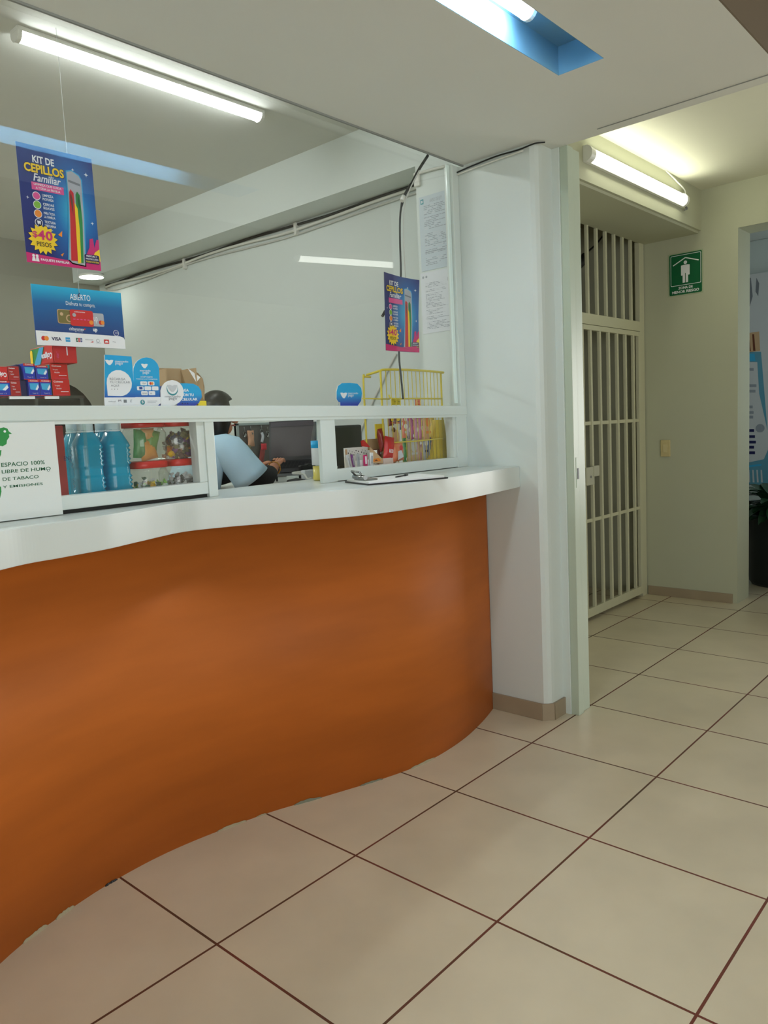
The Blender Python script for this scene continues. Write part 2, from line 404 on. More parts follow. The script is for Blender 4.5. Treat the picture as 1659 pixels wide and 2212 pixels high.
# crumbled plaster along the foot of the panel
PLAST = mat('crumbled_plaster', (160, 150, 122), .9)
PLASTG = mat('grey_mortar', (120, 122, 104), .9)
def front_at(x):
    for i in range(len(base_pts)-1):
        if base_pts[i].x <= x <= base_pts[i+1].x:
            t = (x-base_pts[i].x)/(base_pts[i+1].x-base_pts[i].x); return base_pts[i].y*(1-t)+base_pts[i+1].y*t
    return base_pts[0].y
for (xa, xb, hh, gm) in ((-.62, -.47, .035, 0), (-.42, -.30, .035, 0), (.655, .86, .022, 0), (.93, 1.0, .012, 0), (1.19, 1.38, .032, 1), (1.66, 1.84, .02, 1), (2.08, 2.34, .025, 0), (-.1, -.02, .016, 2)):
    b = MB(); n = 12; lo = []; hi = []
    mm = (PLAST, PLASTG, BLACK)[gm]
    for i in range(n+1):
        x = xa+(xb-xa)*i/n; y = front_at(x)
        h = .55*hh*(math.sin(math.pi*i/n)**.4)*random.uniform(.5, 1.0)+.002
        d = .006+.006*random.random()
        lo.append((x, y-d, 0.0)); hi.append((x, y-.003, h))
    for i in range(n):
        b.f([b.v(lo[i]), b.v(lo[i+1]), b.v(hi[i+1]), b.v(hi[i])], mm)
        b.f([b.v(hi[i]), b.v(hi[i+1]), b.v((hi[i+1][0], hi[i+1][1]+.01, hi[i+1][2])), b.v((hi[i][0], hi[i][1]+.01, hi[i][2]))], mm)
        b.f([b.v(lo[i]), b.v(hi[i]), b.v((hi[i][0], hi[i][1]+.01, 0))], mm)
    b.build('plaster_chip', fp)

# ================================================================== glazed screen on the counter
scr = thing('glazed_screen', 'white framed glass screen with three window openings standing on the counter', 'screen', (1.2, .9, 2.15))
def zs(p): return (p[0], p[1], p[2] + .0122*(3.417-p[0])*(1 if p[2] > 2.4 else 0))
YG0, YG1 = .845, .955
b = MB(); b.box(-2.6, XP, YG0-.01, YG1+.01, 2.597, 2.675, FRAMEW, bev=.006, shift=zs); b.build('top_rail', scr)
b = MB(); b.box(-2.6, XP, YG0-.004, YG0+.03, 2.578, 2.597, FRAMEW, shift=zs); b.build('rail_bead', scr)
for x0, x1, yd in ((.749, .815, YG1), (1.712, 1.856, .882), (3.31, XP, YG1)):
    b = MB(); b.box(x0, x1, YG0, yd, 2.15, 2.60, FRAMEW, bev=.005, shift=lambda p: (p[0], p[1], p[2]+(.0122*(3.417-p[0]) if p[2] > 2.4 else 0))); b.build('post', scr)
b = MB(); b.box(-2.6, .749, YG0+.008, YG1-.01, 2.172, 2.245, FRAMEW, bev=.006); b.build('bottom_rail', scr)
b = MB(); b.box(-2.6, .76, YG0+.03, YG1-.03, 2.15, 2.172, BLACK); b.build('dark_gap_strip', scr, label='black strip standing for the dark gap under the sliding sash')  # solid black strip stands in for the dark of the gap
b = MB(); b.box(1.856, XP, YG0+.006, YG1-.01, 2.155, 2.238, FRAMEW, bev=.006); b.build('bottom_rail', scr)
b = MB(); b.box(1.9, XP, YG0+.03, YG1-.03, 2.15, 2.156, BLACK); b.build('dark_gap_strip', scr, label='black strip standing for the dark gap under the right sash')  # same black strip for the gap on the right
for x0, x1 in ((.695, .749),):
    b = MB(); b.box(x0, x1, YG0+.012, YG1-.02, 2.245, 2.60, FRAMEW, bev=.004, shift=zs); b.build('sash_stile', scr)
b = MB(); b.box(3.27, 3.31, YG0+.012, YG1-.02, 2.238, 2.60, FRAMEW, bev=.004, shift=zs); b.build('sash_stile', scr)
b = MB(); b.box(-2.6, .70, .895, .899, 2.24, 2.61, GLASS); b.build('glass_pane', scr)
b = MB(); b.box(1.856, 3.29, .895, .899, 2.235, 2.60, GLASS); b.build('glass_pane', scr)
b = MB(); b.box(-2.6, 3.37, .872, .878, 2.70, ZS, GLASS); b.build('glass_pane', scr)
b = MB(); b.box(3.375, XP, .84, .93, 2.67, ZS, FRAMEW, bev=.006); b.build('post', scr)
b = MB(); b.box(3.335, 3.37, .868, .882, 2.70, ZS, mat('glass_edge_strip', (225, 240, 236), .15)); b.build('glass_edge', scr)

# ================================================================== steel jamb at the column
jb = thing('steel_door_frame', 'white and pale green steel door jamb fixed to the column edge', 'door frame', (3.78, .03, 0))
b = MB(); b.box(3.70, 3.745, .035, .105, 0, ZS, FRAMEW, bev=.004); b.build('frame_strip', jb)
b = MB(); b.box(3.712, 3.80, -.035, .035, 0, ZS, JAMBW, bev=.005); b.build('jamb_post', jb)
b = MB(); b.box(3.80, 3.94, -.018, .05, .0, ZS, JAMBW, bev=.005); b.build('jamb_stop', jb)
b = MB(); b.box(3.745, 3.80, -.0385, -.035, 1.95, 2.20, JAMBW); b.box(3.76, 3.785, -.041, -.037, 2.02, 2.11, BLACK); b.build('strike_plate', jb, label='strike plate with a dark worn keeper hole')

# ================================================================== gate
gt = thing('barred_gate', 'cream barred metal gate with fixed barred transom above', 'gate', (7.38, 1.35, 0))
GX0, GX1, GY0, GY1 = 6.42, 8.33, 1.335, 1.372
b = MB()
b.box(GX0, GX0+.07, GY0, GY1+.03, 0, 4.92, GATEW, bev=.004); b.build('frame_post', gt)
b = MB(); b.box(GX1-.14, GX1, GY0, GY1+.03, 0, 4.92, GATEW, bev=.004); b.build('frame_post', gt)
b = MB(); b.box(GX0+.07, GX1-.14, GY0, GY1, 4.85, 4.92, GATEW, bev=.004); b.build('top_rail', gt)
b = MB(); b.box(GX0+.07, GX1-.14, GY0, GY1+.02, 3.64, 3.77, GATEW, bev=.004); b.build('middle_rail', gt)
nb = 6
def bars(z0, z1, y0, y1, xa, xb, par, off):
    for i in range(nb):
        x = xa + (xb-xa)*(i+1)/(nb+1)
        b = MB(); b.box(x-.021, x+.021, y0, y1, z0, z1, GATEW, bev=.004); b.build('bar', par)
bars(3.77, 4.85, GY0, GY1, GX0+.07, GX1-.14, gt, 0)
lf0, lf1 = GX0+.075, GX1-.145
b = MB(); b.box(lf0, lf0+.05, GY0-.02, GY1-.01, .05, 3.63, GATEW, bev=.004); b.build('leaf_stile', gt)
b = MB(); b.box(lf1-.09, lf1, GY0-.02, GY1-.01, .05, 3.63, GATEW, bev=.004); b.build('leaf_stile', gt)
b = MB(); b.box(lf0+.05, lf1-.09, GY0-.02, GY1-.01, 3.57, 3.63, GATEW, bev=.004); b.build('leaf_rail', gt)
b = MB(); b.box(lf0+.05, lf1-.09, GY0-.02, GY1-.01, .05, .16, GATEW, bev=.004); b.build('leaf_rail', gt)
bars(.16, 3.57, GY0-.02, GY1-.02, GX0+.07, GX1-.14, gt, 0)
for zc in (2.45, 1.255):
    b = MB(); b.box(lf0+.05, lf1-.05, GY0-.005, GY1-.03, zc-.022, zc+.022, GATEW, bev=.004); b.build('crossbar', gt)
b = MB(); b.box(6.51, 6.70, GY0-.05, GY0-.02, 1.70, 1.92, mat('lock_enamel', (196, 196, 176), .4), bev=.008); lk = b.build('lock_case', gt)
b = MB(); b.box(6.66, 6.80, GY0-.065, GY0-.02, 1.80, 1.93, MATS['lock_enamel'], bev=.006); b.build('latch_bolt', lk)
b = MB(); b.tube([(6.60, GY0-.05, 1.80), (6.60, GY0-.054, 1.80)], .016, GREY, 12); b.build('keyhole', lk)

# ================================================================== lamps
def tube_material(name, spec): return mat(name, tuple(int(255*(x**(1/2.2))) for x in spec[0]), .4, emit=spec[1])
EM_FILL = tube_material('fill_tube_glow', TUBE_COOL); EM_R = tube_material('slot_tube_glow', TUBE_RECESS); EM_H = tube_material('hall_tube_glow', TUBE_HALL)
LAMPW = mat('lamp_white_plastic', (225, 226, 220), .35)
def batten(name, label, x0, x1, y, z, em, w=.075, h=.06, hh=.018, dw=.95):
    t = thing(name, label, 'lamp', ((x0+x1)/2, y, z))
    b = MB(); b.box(x0, x1, y-w, y+w, z-hh, z, LAMPW, bev=.004); b.build('housing', t)
    b = MB(); P = [(y-w*dw, z-hh)] + [(y-w*dw*math.cos(a), z-hh-h*math.sin(a)) for a in [math.pi*i/10 for i in range(1, 10)]] + [(y+w*dw, z-hh)]
    n = len(P); A = [b.v((x0+.03, *p)) for p in P]; B = [b.v((x1-.03, *p)) for p in P]
    for i in range(n-1): b.f([A[i], A[i+1], B[i+1], B[i]], em, True)
    b.f([A[0], B[0], B[-1], A[-1]], em); b.f(A, em); b.f(B[::-1], em)
    b.build('diffuser', t)
    for xx0, xx1 in ((x0, x0+.03), (x1-.03, x1)):
        b = MB(); q = [(y-w, z-hh)] + [(y-w*math.cos(a), z-hh-(h+.004)*math.sin(a)) for a in [math.pi*i/10 for i in range(1, 10)]] + [(y+w, z-hh)]
        A = [b.v((xx0, *p)) for p in q]; B = [b.v((xx1, *p)) for p in q]
        for i in range(len(q)): b.f([A[i], A[(i+1) % len(q)], B[(i+1) % len(q)], B[i]], LAMPW)
        b.f(A[::-1], LAMPW); b.f(B, LAMPW); b.build('end_cap', t)
    return t
batten('ceiling_tube_lamp', 'long glowing white tube lamp on the office ceiling beside the soffit edge', .45, 2.53, 2.235, ZO, tube_material('near_tube_glow', (TUBE_COOL[0], 16.0)), w=.06, h=.055, hh=.03, dw=.62)
batten('ceiling_tube_lamp', 'glowing tube lamp inside the blue painted slot of the lowered ceiling', -.2, 1.99, -.74, ZS+.17, EM_R, w=.06, h=.075)
for x0_, x1_, y_, lab in ((-3.6, -1.5, 2.12, 'added unseen fill tube lamp further left on the office ceiling'), (-1.6, .5, 6.4, 'added unseen fill tube lamp on the office ceiling near the back wall')):
    batten('ceiling_tube_lamp', lab, x0_, x1_, y_, ZO, EM_FILL, w=.07, h=.07, hh=.035, dw=.62)  # extra lamps out of view, added to brighten the office walls
lb = batten('ceiling_tube_lamp', 'glowing lobby lamp seen only as a pale streak mirrored in the glass', 7.56, 9.70, -5.37, ZH+.33, tube_material('lobby_tube_glow', ((0.97, 1.0, 0.93), 3.0)), w=.12, h=.08, dw=.9)
lb.rotation_euler.z = .328
# corridor lamp on the beam face
t = thing('wall_tube_lamp', 'glowing batten lamp on the beam above the barred gate', 'lamp', (6.43, .55, 4.99))
b = MB(); b.box(5.17, 7.69, .54, .58, 4.995, 5.15, LAMPW, bev=.005); b.build('housing', t)
b = MB(); q = [(.54, 5.012)] + [(.54-.055*math.sin(a), 5.073-.058*math.cos(a)) for a in [math.pi*i/10 for i in range(1, 10)]] + [(.54, 5.134)]
A = [b.v((5.26, *p)) for p in q]; B = [b.v((7.63, *p)) for p in q]
for i in range(len(q)): b.f([A[i], A[(i+1) % len(q)], B[(i+1) % len(q)], B[i]], EM_H, True)
b.f(A[::-1], EM_H); b.f(B, EM_H); b.build('diffuser', t)
for xx0, xx1 in ((5.17, 5.26), (7.63, 7.69)):
    b = MB(); q = [(.54, 4.997)] + [(.54-.06*math.sin(a), 5.073-.072*math.cos(a)) for a in [math.pi*i/10 for i in range(1, 10)]] + [(.54, 5.149)]
    A = [b.v((xx0, *p)) for p in q]; B = [b.v((xx1, *p)) for p in q]
    for i in range(len(q)): b.f([A[i], A[(i+1) % len(q)], B[(i+1) % len(q)], B[i]], LAMPW)
    b.f(A[::-1], LAMPW); b.f(B, LAMPW); b.build('end_cap', t)
b = MB(); b.tube(catmull([(7.70, .55, 5.10), (7.72, .55, 5.2), (7.5, .565, 5.27), (7.2, .57, 5.33)], 6), .009, LAMPW); b.build('supply_wire', t)
b = MB(); b.tube(catmull([(7.70, .55, 5.10), (7.73, .53, 5.06), (7.69, .55, 5.03), (7.74, .53, 4.99), (7.70, .55, 4.97)], 5), .011, GREY, 6); b.build('loose_wire_end', t)
# round lamp at the back
t = thing('round_ceiling_lamp', 'small round glowing lamp at the back of the office', 'lamp', (3.38, 6.95, 4.74))
b = MB(); b.lathe([(.015, .03), (.015, .04)], LAMPW, 10, (3.38, 6.95, 4.74)); b.build('stem', t)
b = MB(); b.lathe([(.165, 0), (.165, .03), (.15, .036)], LAMPW, 28, (3.38, 6.95, 4.74)); b.build('housing', t)
b = MB(); b.lathe([(.0, -.004), (.155, -.002), (.155, .0)], tube_material('round_lamp_glow', ROUND), 28, (3.38, 6.95, 4.74)); b.build('diffuser', t)
# ================================================================== printed posters and signs
def poster_brushes(name, label, x0, x1, z0, z1, y, curl=0.0):
    """toothbrush kit poster, sheet with its printing"""
    grad = MATS.get('poster_blue_print')
    if not grad:
        grad = bpy.data.materials.new('poster_blue_print'); MATS['poster_blue_print'] = grad; grad.use_nodes = True
        nt = grad.node_tree; L = nt.links; bs = nt.nodes['Principled BSDF']; bs.inputs['Roughness'].default_value = .3
        tc = nt.nodes.new('ShaderNodeTexCoord'); mp = nt.nodes.new('ShaderNodeMapping')
        mp.inputs['Location'].default_value = (-.68, 0, -.5); 
        L.new(tc.outputs['Generated'], mp.inputs[0])
        sc = nt.nodes.new('ShaderNodeVectorMath'); sc.operation = 'MULTIPLY'; sc.inputs[1].default_value = (1.9, 0, 1.7)
        L.new(mp.outputs[0], sc.inputs[0])
        ln = nt.nodes.new('ShaderNodeVectorMath'); ln.operation = 'LENGTH'; L.new(sc.outputs[0], ln.inputs[0])
        cr = nt.nodes.new('ShaderNodeValToRGB'); E_ = cr.color_ramp.elements
        E_[0].position = 0; E_[0].color = (*lin((60, 190, 225)), 1); E_[1].position = .95; E_[1].color = (*lin((34, 46, 118)), 1)
        e2 = cr.color_ramp.elements.new(.45); e2.color = (*lin((28, 110, 180)), 1)
        L.new(ln.outputs[1], cr.inputs[0]); L.new(cr.outputs[0], bs.inputs['Base Color'])
    w, h = x1-x0, z1-z0
    b = MB()
    N = 14
    for i in range(N):
        xa, xb = x0+w*i/N, x0+w*(i+1)/N
        for j in range(2):
            za, zb = z0+h*j/2, z0+h*(j+1)/2
            b.f([b.v((xa, y, za)), b.v((xb, y, za)), b.v((xb, y, zb)), b.v((xa, y, zb))], grad, True)
            b.f([b.v((xa, y+.002, za)), b.v((xa, y+.002, zb)), b.v((xb, y+.002, zb)), b.v((xb, y+.002, za))], PAPER, True)
    A = Art(b, (x0, y, z0), (1, 0, 0), (0, 0, 1), w, h)
    A.text('KIT DE', .19, .855, .47, .915, I['white'], 3, bold=.03)
    A.text('CEPILLOS', .065, .765, .60, .85, I['navy'], 2, bold=.06); A.text('CEPILLOS', .075, .77, .59, .845, I['yellow'], 3, bold=.035)
    A.text('Familiar', .18, .70, .54, .765, I['white'], 3, shear=.25, bold=.015)
    A.rect(.15, .625, .57, .69, I['pink'], 2)
    A.text('LIMPIEZA QUE CUIDA', .18, .662, .54, .682, I['white'], 3, bold=.02); A.text('A TODA LA FAMILIA', .20, .634, .52, .654, I['white'], 3, bold=.02)
    rows = ((.575, 'pink', 'LIMPIEZA', 'PROFUNDA'), (.50, 'lime', 'CERDAS', 'SUAVES'), (.425, 'orange', 'PARA TODA', 'LA FAMILIA'), (.35, 'navy', 'TEXTURA', 'MEDIANA'))
    for v, c, t1, t2 in rows:
        A.disc(.20, v, .052, I['white'], 2); A.disc(.20, v, .044, I[c], 3)
        A.text(t1, .275, v+.004, .42, v+.026, I['white'], 3, bold=.02); A.text(t2, .275, v-.028, .42, v-.006, I['white'], 3, bold=.02)
    A.poly([(.175, .365), (.225, .365), (.22, .345), (.213, .33), (.20, .345), (.187, .33), (.18, .345)], I['white'], 4)
    A.star(.235, .21, .205, .155, 16, I['navy'], 2); A.star(.235, .212, .195, .148, 16, I['yellow'], 3)
    A.text('$', .10, .212, .165, .272, I['magenta'], 5, bold=.015); A.text('4', .17, .205, .26, .287, I['magenta'], 5, bold=.03); A.text('0', .27, .205, .36, .287, I['magenta'], 5, bold=.03)
    A.text('PESOS', .145, .148, .335, .187, I['black'], 5, bold=.01)
    A.poly([(0, 0), (1, 0), (1, .085), (.5, .06), (0, .085)], I['magenta'], 2)
    A.disc(.09, .062, .018, I['white'], 3); A.disc(.135, .062, .018, I['white'], 3); A.poly([(.065, .015), (.115, .015), (.105, .05), (.075, .05)], I['white'], 3)
    A.poly([(.115, .015), (.16, .015), (.15, .05), (.12, .05)], I['white'], 3)
    A.text('PAQUETE FAMILIAR', .18, .022, .56, .046, I['white'], 3, bold=.03)
    for sx, sy, r in ((.72, .865, .022), (.90, .845, .032), (.085, .55, .022), (.93, .42, .026), (.36, .30, .02)):
        A.poly([(sx+r*(1 if i % 2 == 0 else .3)*math.cos(math.pi*i/4), sy+r*w/h*(1 if i % 2 == 0 else .3)*math.sin(math.pi*i/4)) for i in range(8)], I['white'], 2)
    A.poly([(.44, .27), (.50, .31), (.49, .255)], I['orange'], 2); A.poly([(.45, .10), (.50, .12), (.47, .085)], I['orange'], 2)
    # blister pack with two brushes
    A.poly([(.62, .845), (.70, .86), (.80, .83), (.835, .79), (.83, .45), (.79, .02), (.60, .03), (.545, .06), (.59, .35), (.615, .60)], I['sky'], 2)
    A.poly([(.63, .835), (.70, .85), (.79, .82), (.82, .785), (.815, .45), (.775, .03), (.60, .042), (.56, .07), (.605, .35), (.63, .60)], I['silver'], 3)
    A.poly([(.64, .77), (.80, .75), (.80, .73), (.64, .75)], I['grey'], 4)
    A.poly([(.64, .66), (.66, .69), (.70, .66), (.705, .45), (.675, .06), (.585, .06), (.62, .40)], I['red'], 4)
    A.poly([(.725, .65), (.75, .68), (.785, .65), (.79, .42), (.755, .05), (.685, .05), (.715, .40)], I['green'], 4)
    A.poly([(.70, .58), (.735, .53), (.74, .35), (.72, .05), (.675, .04), (.69, .35)], I['yellow'], 5)
    A.poly([(.645, .62), (.66, .66), (.68, .6), (.67, .45)], I['brown'], 5); A.poly([(.745, .60), (.76, .65), (.775, .6), (.77, .5)], I['dgreen'], 5)
    A.poly([(.80, .12), (.86, .20), (.87, .275), (.92, .285), (.93, .2), (.97, .28), (1, .28), (1, .15), (.88, .09)], I['magenta'], 2)
    A.disc(1.0, .115, .0, I['yellow'], 3); A.poly([(.88, .085), (.93, .16), (1, .195), (1, .085)], I['yellow'], 3)
    A.rrect(.775, .055, .985, .135, .02, I['navy'], 4)
    A.text('FRESCURA Y', .80, .112, .955, .128, I['white'], 5, bold=.03); A.text('PROTECCIÓN', .79, .088, .965, .105, I['white'], 5, bold=.03)
    A.text('TODOS LOS DÍAS', .785, .063, .975, .081, I['yellow'], 5, bold=.03)
    dfm = None
    if curl: dfm = lambda p: (p.x-(.10*max(0, (p.x-x0)/w-.55)**2 if p.z < z0+.8*h else 0), p.y+curl*(((p.x-x0)/w)-.5)**2*(.6+.6*(p.z-z0)/h), p.z-.05*max(0, (p.x-x0)/w-.3)*max(0, (p.z-z0)/h-.5))
    return b.build(name, label=label, cat='poster', group=None, org=((x0+x1)/2, y, z0), deform=dfm)
poster_brushes('toothbrush_poster', 'large blue toothbrush kit poster hanging at left above the open sign', -.212, .190, 3.448, 4.036, .905)
poster_brushes('toothbrush_poster', 'curled blue toothbrush kit poster hanging on the black cable at right', 2.535, 2.965, 3.118, 3.712, .945, curl=-.12)

# open sign of the card companies
x0, x1, z0, z1, y = -.20, .30, 3.034, 3.342, .91
g = bpy.data.materials.new('open_sign_print'); g.use_nodes = True; nt = g.node_tree
tc = nt.nodes.new('ShaderNodeTexCoord'); sx = nt.nodes.new('ShaderNodeSeparateXYZ'); cr = nt.nodes.new('ShaderNodeValToRGB')
nt.links.new(tc.outputs['Generated'], sx.inputs[0]); nt.links.new(sx.outputs[2], cr.inputs[0]); nt.links.new(cr.outputs[0], nt.nodes['Principled BSDF'].inputs['Base Color'])
E_ = cr.color_ramp.elements; E_[0].position = .25; E_[0].color = (*lin((26, 66, 132)), 1); E_[1].position = 1; E_[1].color = (*lin((34, 178, 220)), 1)
e2 = E_.new(.72); e2.color = (*lin((24, 104, 164)), 1)
nt.nodes['Principled BSDF'].inputs['Roughness'].default_value = .3
t = thing('open_sign', 'blue ABIERTO sign with payment card pictures hanging from a thread', 'sign', ((x0+x1)/2, y, z0))
b = MB(); b.box(x0, x1, y, y+.006, z0, z1, g)
A = Art(b, (x0, y, z0), (1, 0, 0), (0, 0, 1), x1-x0, z1-z0)
A.text('ABIERTO', .40, .80, .63, .90, I['white'], 2, bold=.005); A.text('Disfruta tu compra.', .35, .68, .68, .765, I['white'], 2)
A.rrect(.245, .38, .45, .62, .02, I['tan'], 2); A.rrect(.252, .39, .45, .61, .018, I['gold'], 3); A.disc(.29, .54, .018, I['tan'], 4); A.disc(.375, .475, .04, I['tan'], 4); A.disc(.375, .475, .028, I['gold'], 5)
A.rrect(.38, .355, .64, .63, .02, I['red'], 6); A.disc(.425, .54, .02, I['silver'], 7); A.text('citibanamex', .43, .585, .55, .61, I['white'], 7)
for q in range(5): A.rect(.41+.04*q, .46, .435+.04*q, .475, I['pink'], 7)
A.disc(.612, .43, .024, I['orange'], 7)
A.rrect(.62, .37, .765, .60, .018, I['silver'], 4); A.text('up', .645, .42, .69, .53, I['white'], 5); A.disc(.725, .44, .024, I['red'], 5); A.disc(.745, .44, .022, I['orange'], 6)
A.text('citibanamex', .36, .275, .525, .33, I['white'], 2, bold=.01); A.disc(.535, .31, .009, I['red'], 2); A.text('by: card ltd', .425, .245, .51, .268, I['white'], 2)
A.text('up', .63, .26, .68, .33, I['white'], 2, bold=.04)
A.disc(.90, .275, .033, I['white'], 2); A.disc(.90, .275, .028, I['blue'], 3); A.text(')))', .885, .255, .925, .298, I['white'], 4)
A.poly([(0, 0), (1, 0), (1, .16), (.985, .20), (.94, .222), (0, .24)], I['white'], 2)
A.disc(.075, .115, .024, I['red'], 3); A.disc(.105, .115, .024, I['orange'], 4)
A.text('VISA', .16, .085, .265, .145, I['navy'], 3, bold=.03)
A.rect(.31, .075, .36, .15, I['cyan'], 3); A.text('AM EX', .315, .10, .355, .125, I['white'], 4)
for q, c in enumerate(('dgreen', 'red', 'blue')): A.rrect(.425+.024*q, .08, .446+.024*q, .15, .006, I[c], 3); A.text('JCB'[q], .428+.024*q, .10, .442+.024*q, .13, I['white'], 4)
A.text('DISCOVER', .53, .12, .62, .138, I['grey'], 3); A.poly([(.585, .085), (.62, .085), (.62, .11)], I['red'], 3)
A.disc(.675, .12, .02, I['mgrey'], 3); A.disc(.675, .12, .015, I['white'], 4); A.rect(.65, .075, .71, .087, I['lgrey'], 3)
A.rect(.745, .075, .805, .15, I['red'], 3); A.disc(.775, .095, .02, I['white'], 4, a0=0, a1=180)
A.text('Pay', .85, .10, .89, .125, I['grey'], 3); A.text('Aceptamos', .045, .195, .12, .21, I['mgrey'], 3)
b.build('card_panel', t)
THREAD = mat('clear_thread', (205, 210, 205), .3)
b = MB(); b.tube([(.055, .909, z1-.02), (.058, .909, ZS)], .0016, THREAD, 5); b.build('hanging_thread', t)
b = MB(); b.tube([(.055, .907, z1-.025), (.048, .905, z1-.035), (.05, .907, z1-.045)], .003, I['navy'], 5); b.build('hook', t)

# notices on the column
def notice(name, label, pts, col, seed):
    rnd = random.Random(seed)
    P = [at(px, py, x=XP) for px, py in pts]
    y0_, y1_ = P[0].y, P[1].y; z1_, z0_ = P[0].z, P[3].z
    b = MB(); X = XP-.004
    m = mat('notice_paper_'+name+str(seed), col, .5)
    b.box(X, XP-.0005, y1_, y0_, z0_, z1_, m)
    A = Art(b, (X, y0_, z0_), (0, -1, 0), (0, 0, 1), y0_-y1_, z1_-z0_)
    if seed == 1:
        A.rect(.05, .90, .14, .965, I['teal'], 1); A.rect(.07, .915, .12, .95, I['lgrey'], 2)
        A.text('AVISO DE LEY', .32, .90, .68, .945, I['mgrey'], 1)
        A.rect(.84, .89, .93, .95, I['mgrey'], 1); A.rect(.86, .90, .91, .935, I['lgrey'], 2)
    else:
        A.disc(.08, .93, .03, I['mgrey']); A.disc(.18, .93, .03, I['mgrey']); A.rect(.82, .80, .90, .86, I['grey'], 1)
    v = .86
    while v > .06:
        if rnd.random() < .86:
            u = .14
            e_ = .45+.4*rnd.random()
            while u < e_:
                u2 = u+.03+.09*rnd.random(); A.rect(u, v, min(u2, .88), v+.009, I['mgrey'] if rnd.random() < .7 else I['lgrey'], 1); u = u2+.015
        v -= .022
    A.rect(.12, .24, .86, .247, I['mgrey'], 1)
    b.build(name, label=label, cat='notice', org=(X, (y0_+y1_)/2, z0_))
notice('printed_notice', 'upper pale blue printed notice taped on the column face', [(905, 428), (980, 446), (981, 600), (909, 588)], (190, 202, 208), 1)
notice('printed_notice', 'lower white printed notice taped beneath the blue one', [(909, 592), (981, 603), (984, 728), (914, 722)], (214, 218, 222), 2)

# smoke free board on the left of the screen
X0, X1 = -.95, at(133, 1100, y=.835).x; ZB, ZT = 2.155, 2.625
b = MB(); b.box(X0, X1, .822, .834, ZB, ZT+.012, mat('white_sign_board', (222, 226, 222), .35))
Y = .822
A = Art(b, (X0, Y, ZB), (1, 0, 0), (0, 0, 1), X1-X0, ZT-ZB)
def uv(px, py):
    p = at(px, py, y=Y); return ((p.x-X0)/(X1-X0), (p.z-ZB)/(ZT-ZB))
for body, a, c in (('ESPACIO 100%', (3, 1009), (96, 994)), ('LIBRE DE HUMO', (4, 1023), (109, 1008)), ('DE TABACO', (6, 1039), (83, 1026)), ('Y EMISIONES', (6, 1055), (92, 1042))):
    u0_, v0_ = uv(*a); u1_, v1_ = uv(*c)
    A.text(body, u0_, v0_, u1_, v1_, I['dgreen'], 1, bold=.008)
for pts in ([(0, 925), (8, 923), (16, 926), (19, 932), (26, 937), (19, 938), (20, 944), (15, 951), (14, 959), (6, 964), (0, 963), (-18, 966), (-30, 955), (-22, 938), (-8, 930)], [(-30, 980), (-10, 975), (3, 972), (2, 982), (-6, 1000), (-25, 1015)], [(-25, 1040), (-8, 1045), (2, 1052), (3, 1062), (0, 1076), (-14, 1085), (-28, 1070)]):
    A.poly([uv(*p) for p in pts][::-1], I['green'], 1)
u_, v_ = uv(10, 932); A.disc(u_, v_, .008, I['white'], 2)
u_, v_ = uv(104, 1012); A.disc(u_, v_-.02, .008, I['dgreen'], 1); A.disc(u_, v_-.02, .005, I['white'], 2)
b.build('smoke_free_board', label='white board with green bird and lettering fixed on the left sash', cat='sign', org=((X0+X1)/2, .835, ZB))

# safety sign and switch in the corridor
t = thing('safety_sign', 'green zone of lower risk sign on the corridor wall', 'sign', (8.35, .78, 4.06))
b = MB(); b.box(8.343, 8.35, .555, 1.005, 4.055, 4.60, mat('safety_sign_plate', (170, 182, 150), .3))
A = Art(b, (8.343, 1.005, 4.055), (0, -1, 0), (0, 0, 1), .45, .545)
SG = ink('sign_green', (8, 98, 58), .3)
A.rrect(.03, .02, .97, .98, .04, SG, 1)
A.rrect(.07, .235, .945, .95, .03, I['white'], 2); A.rrect(.085, .247, .93, .938, .025, SG, 3)
A.line(.14, .72, .50, .87, .028, I['white'], 4); A.line(.50, .87, .88, .76, .028, I['white'], 4)
A.disc(.5, .76, .05, I['white'], 4); A.rrect(.39, .51, .61, .705, .05, I['white'], 4); A.rect(.42, .29, .49, .56, I['white'], 5); A.rect(.51, .29, .58, .56, I['white'], 5)
A.rrect(.375, .46, .42, .70, .015, I['white'], 5); A.rrect(.58, .46, .625, .70, .015, I['white'], 5)
A.text('ZONA DE', .29, .145, .71, .205, I['white'], 4, bold=.03); A.text('MENOR RIESGO', .11, .055, .89, .118, I['white'], 4, bold=.03)
b.build('sign_plate', t)
t = thing('light_switch', 'cream blank light switch plate low on the corridor wall', 'switch', (8.35, 1.06, 1.94))
b = MB(); b.box(8.325, 8.35, .995, 1.125, 1.94, 2.165, mat('cream_plastic', (206, 190, 140), .4), bev=.008); b.build('wall_plate', t)
b = MB(); b.box(8.319, 8.326, 1.03, 1.09, 2.0, 2.105, mat('cream_plastic_light', (212, 198, 152), .4), bev=.003); b.build('rocker', t)

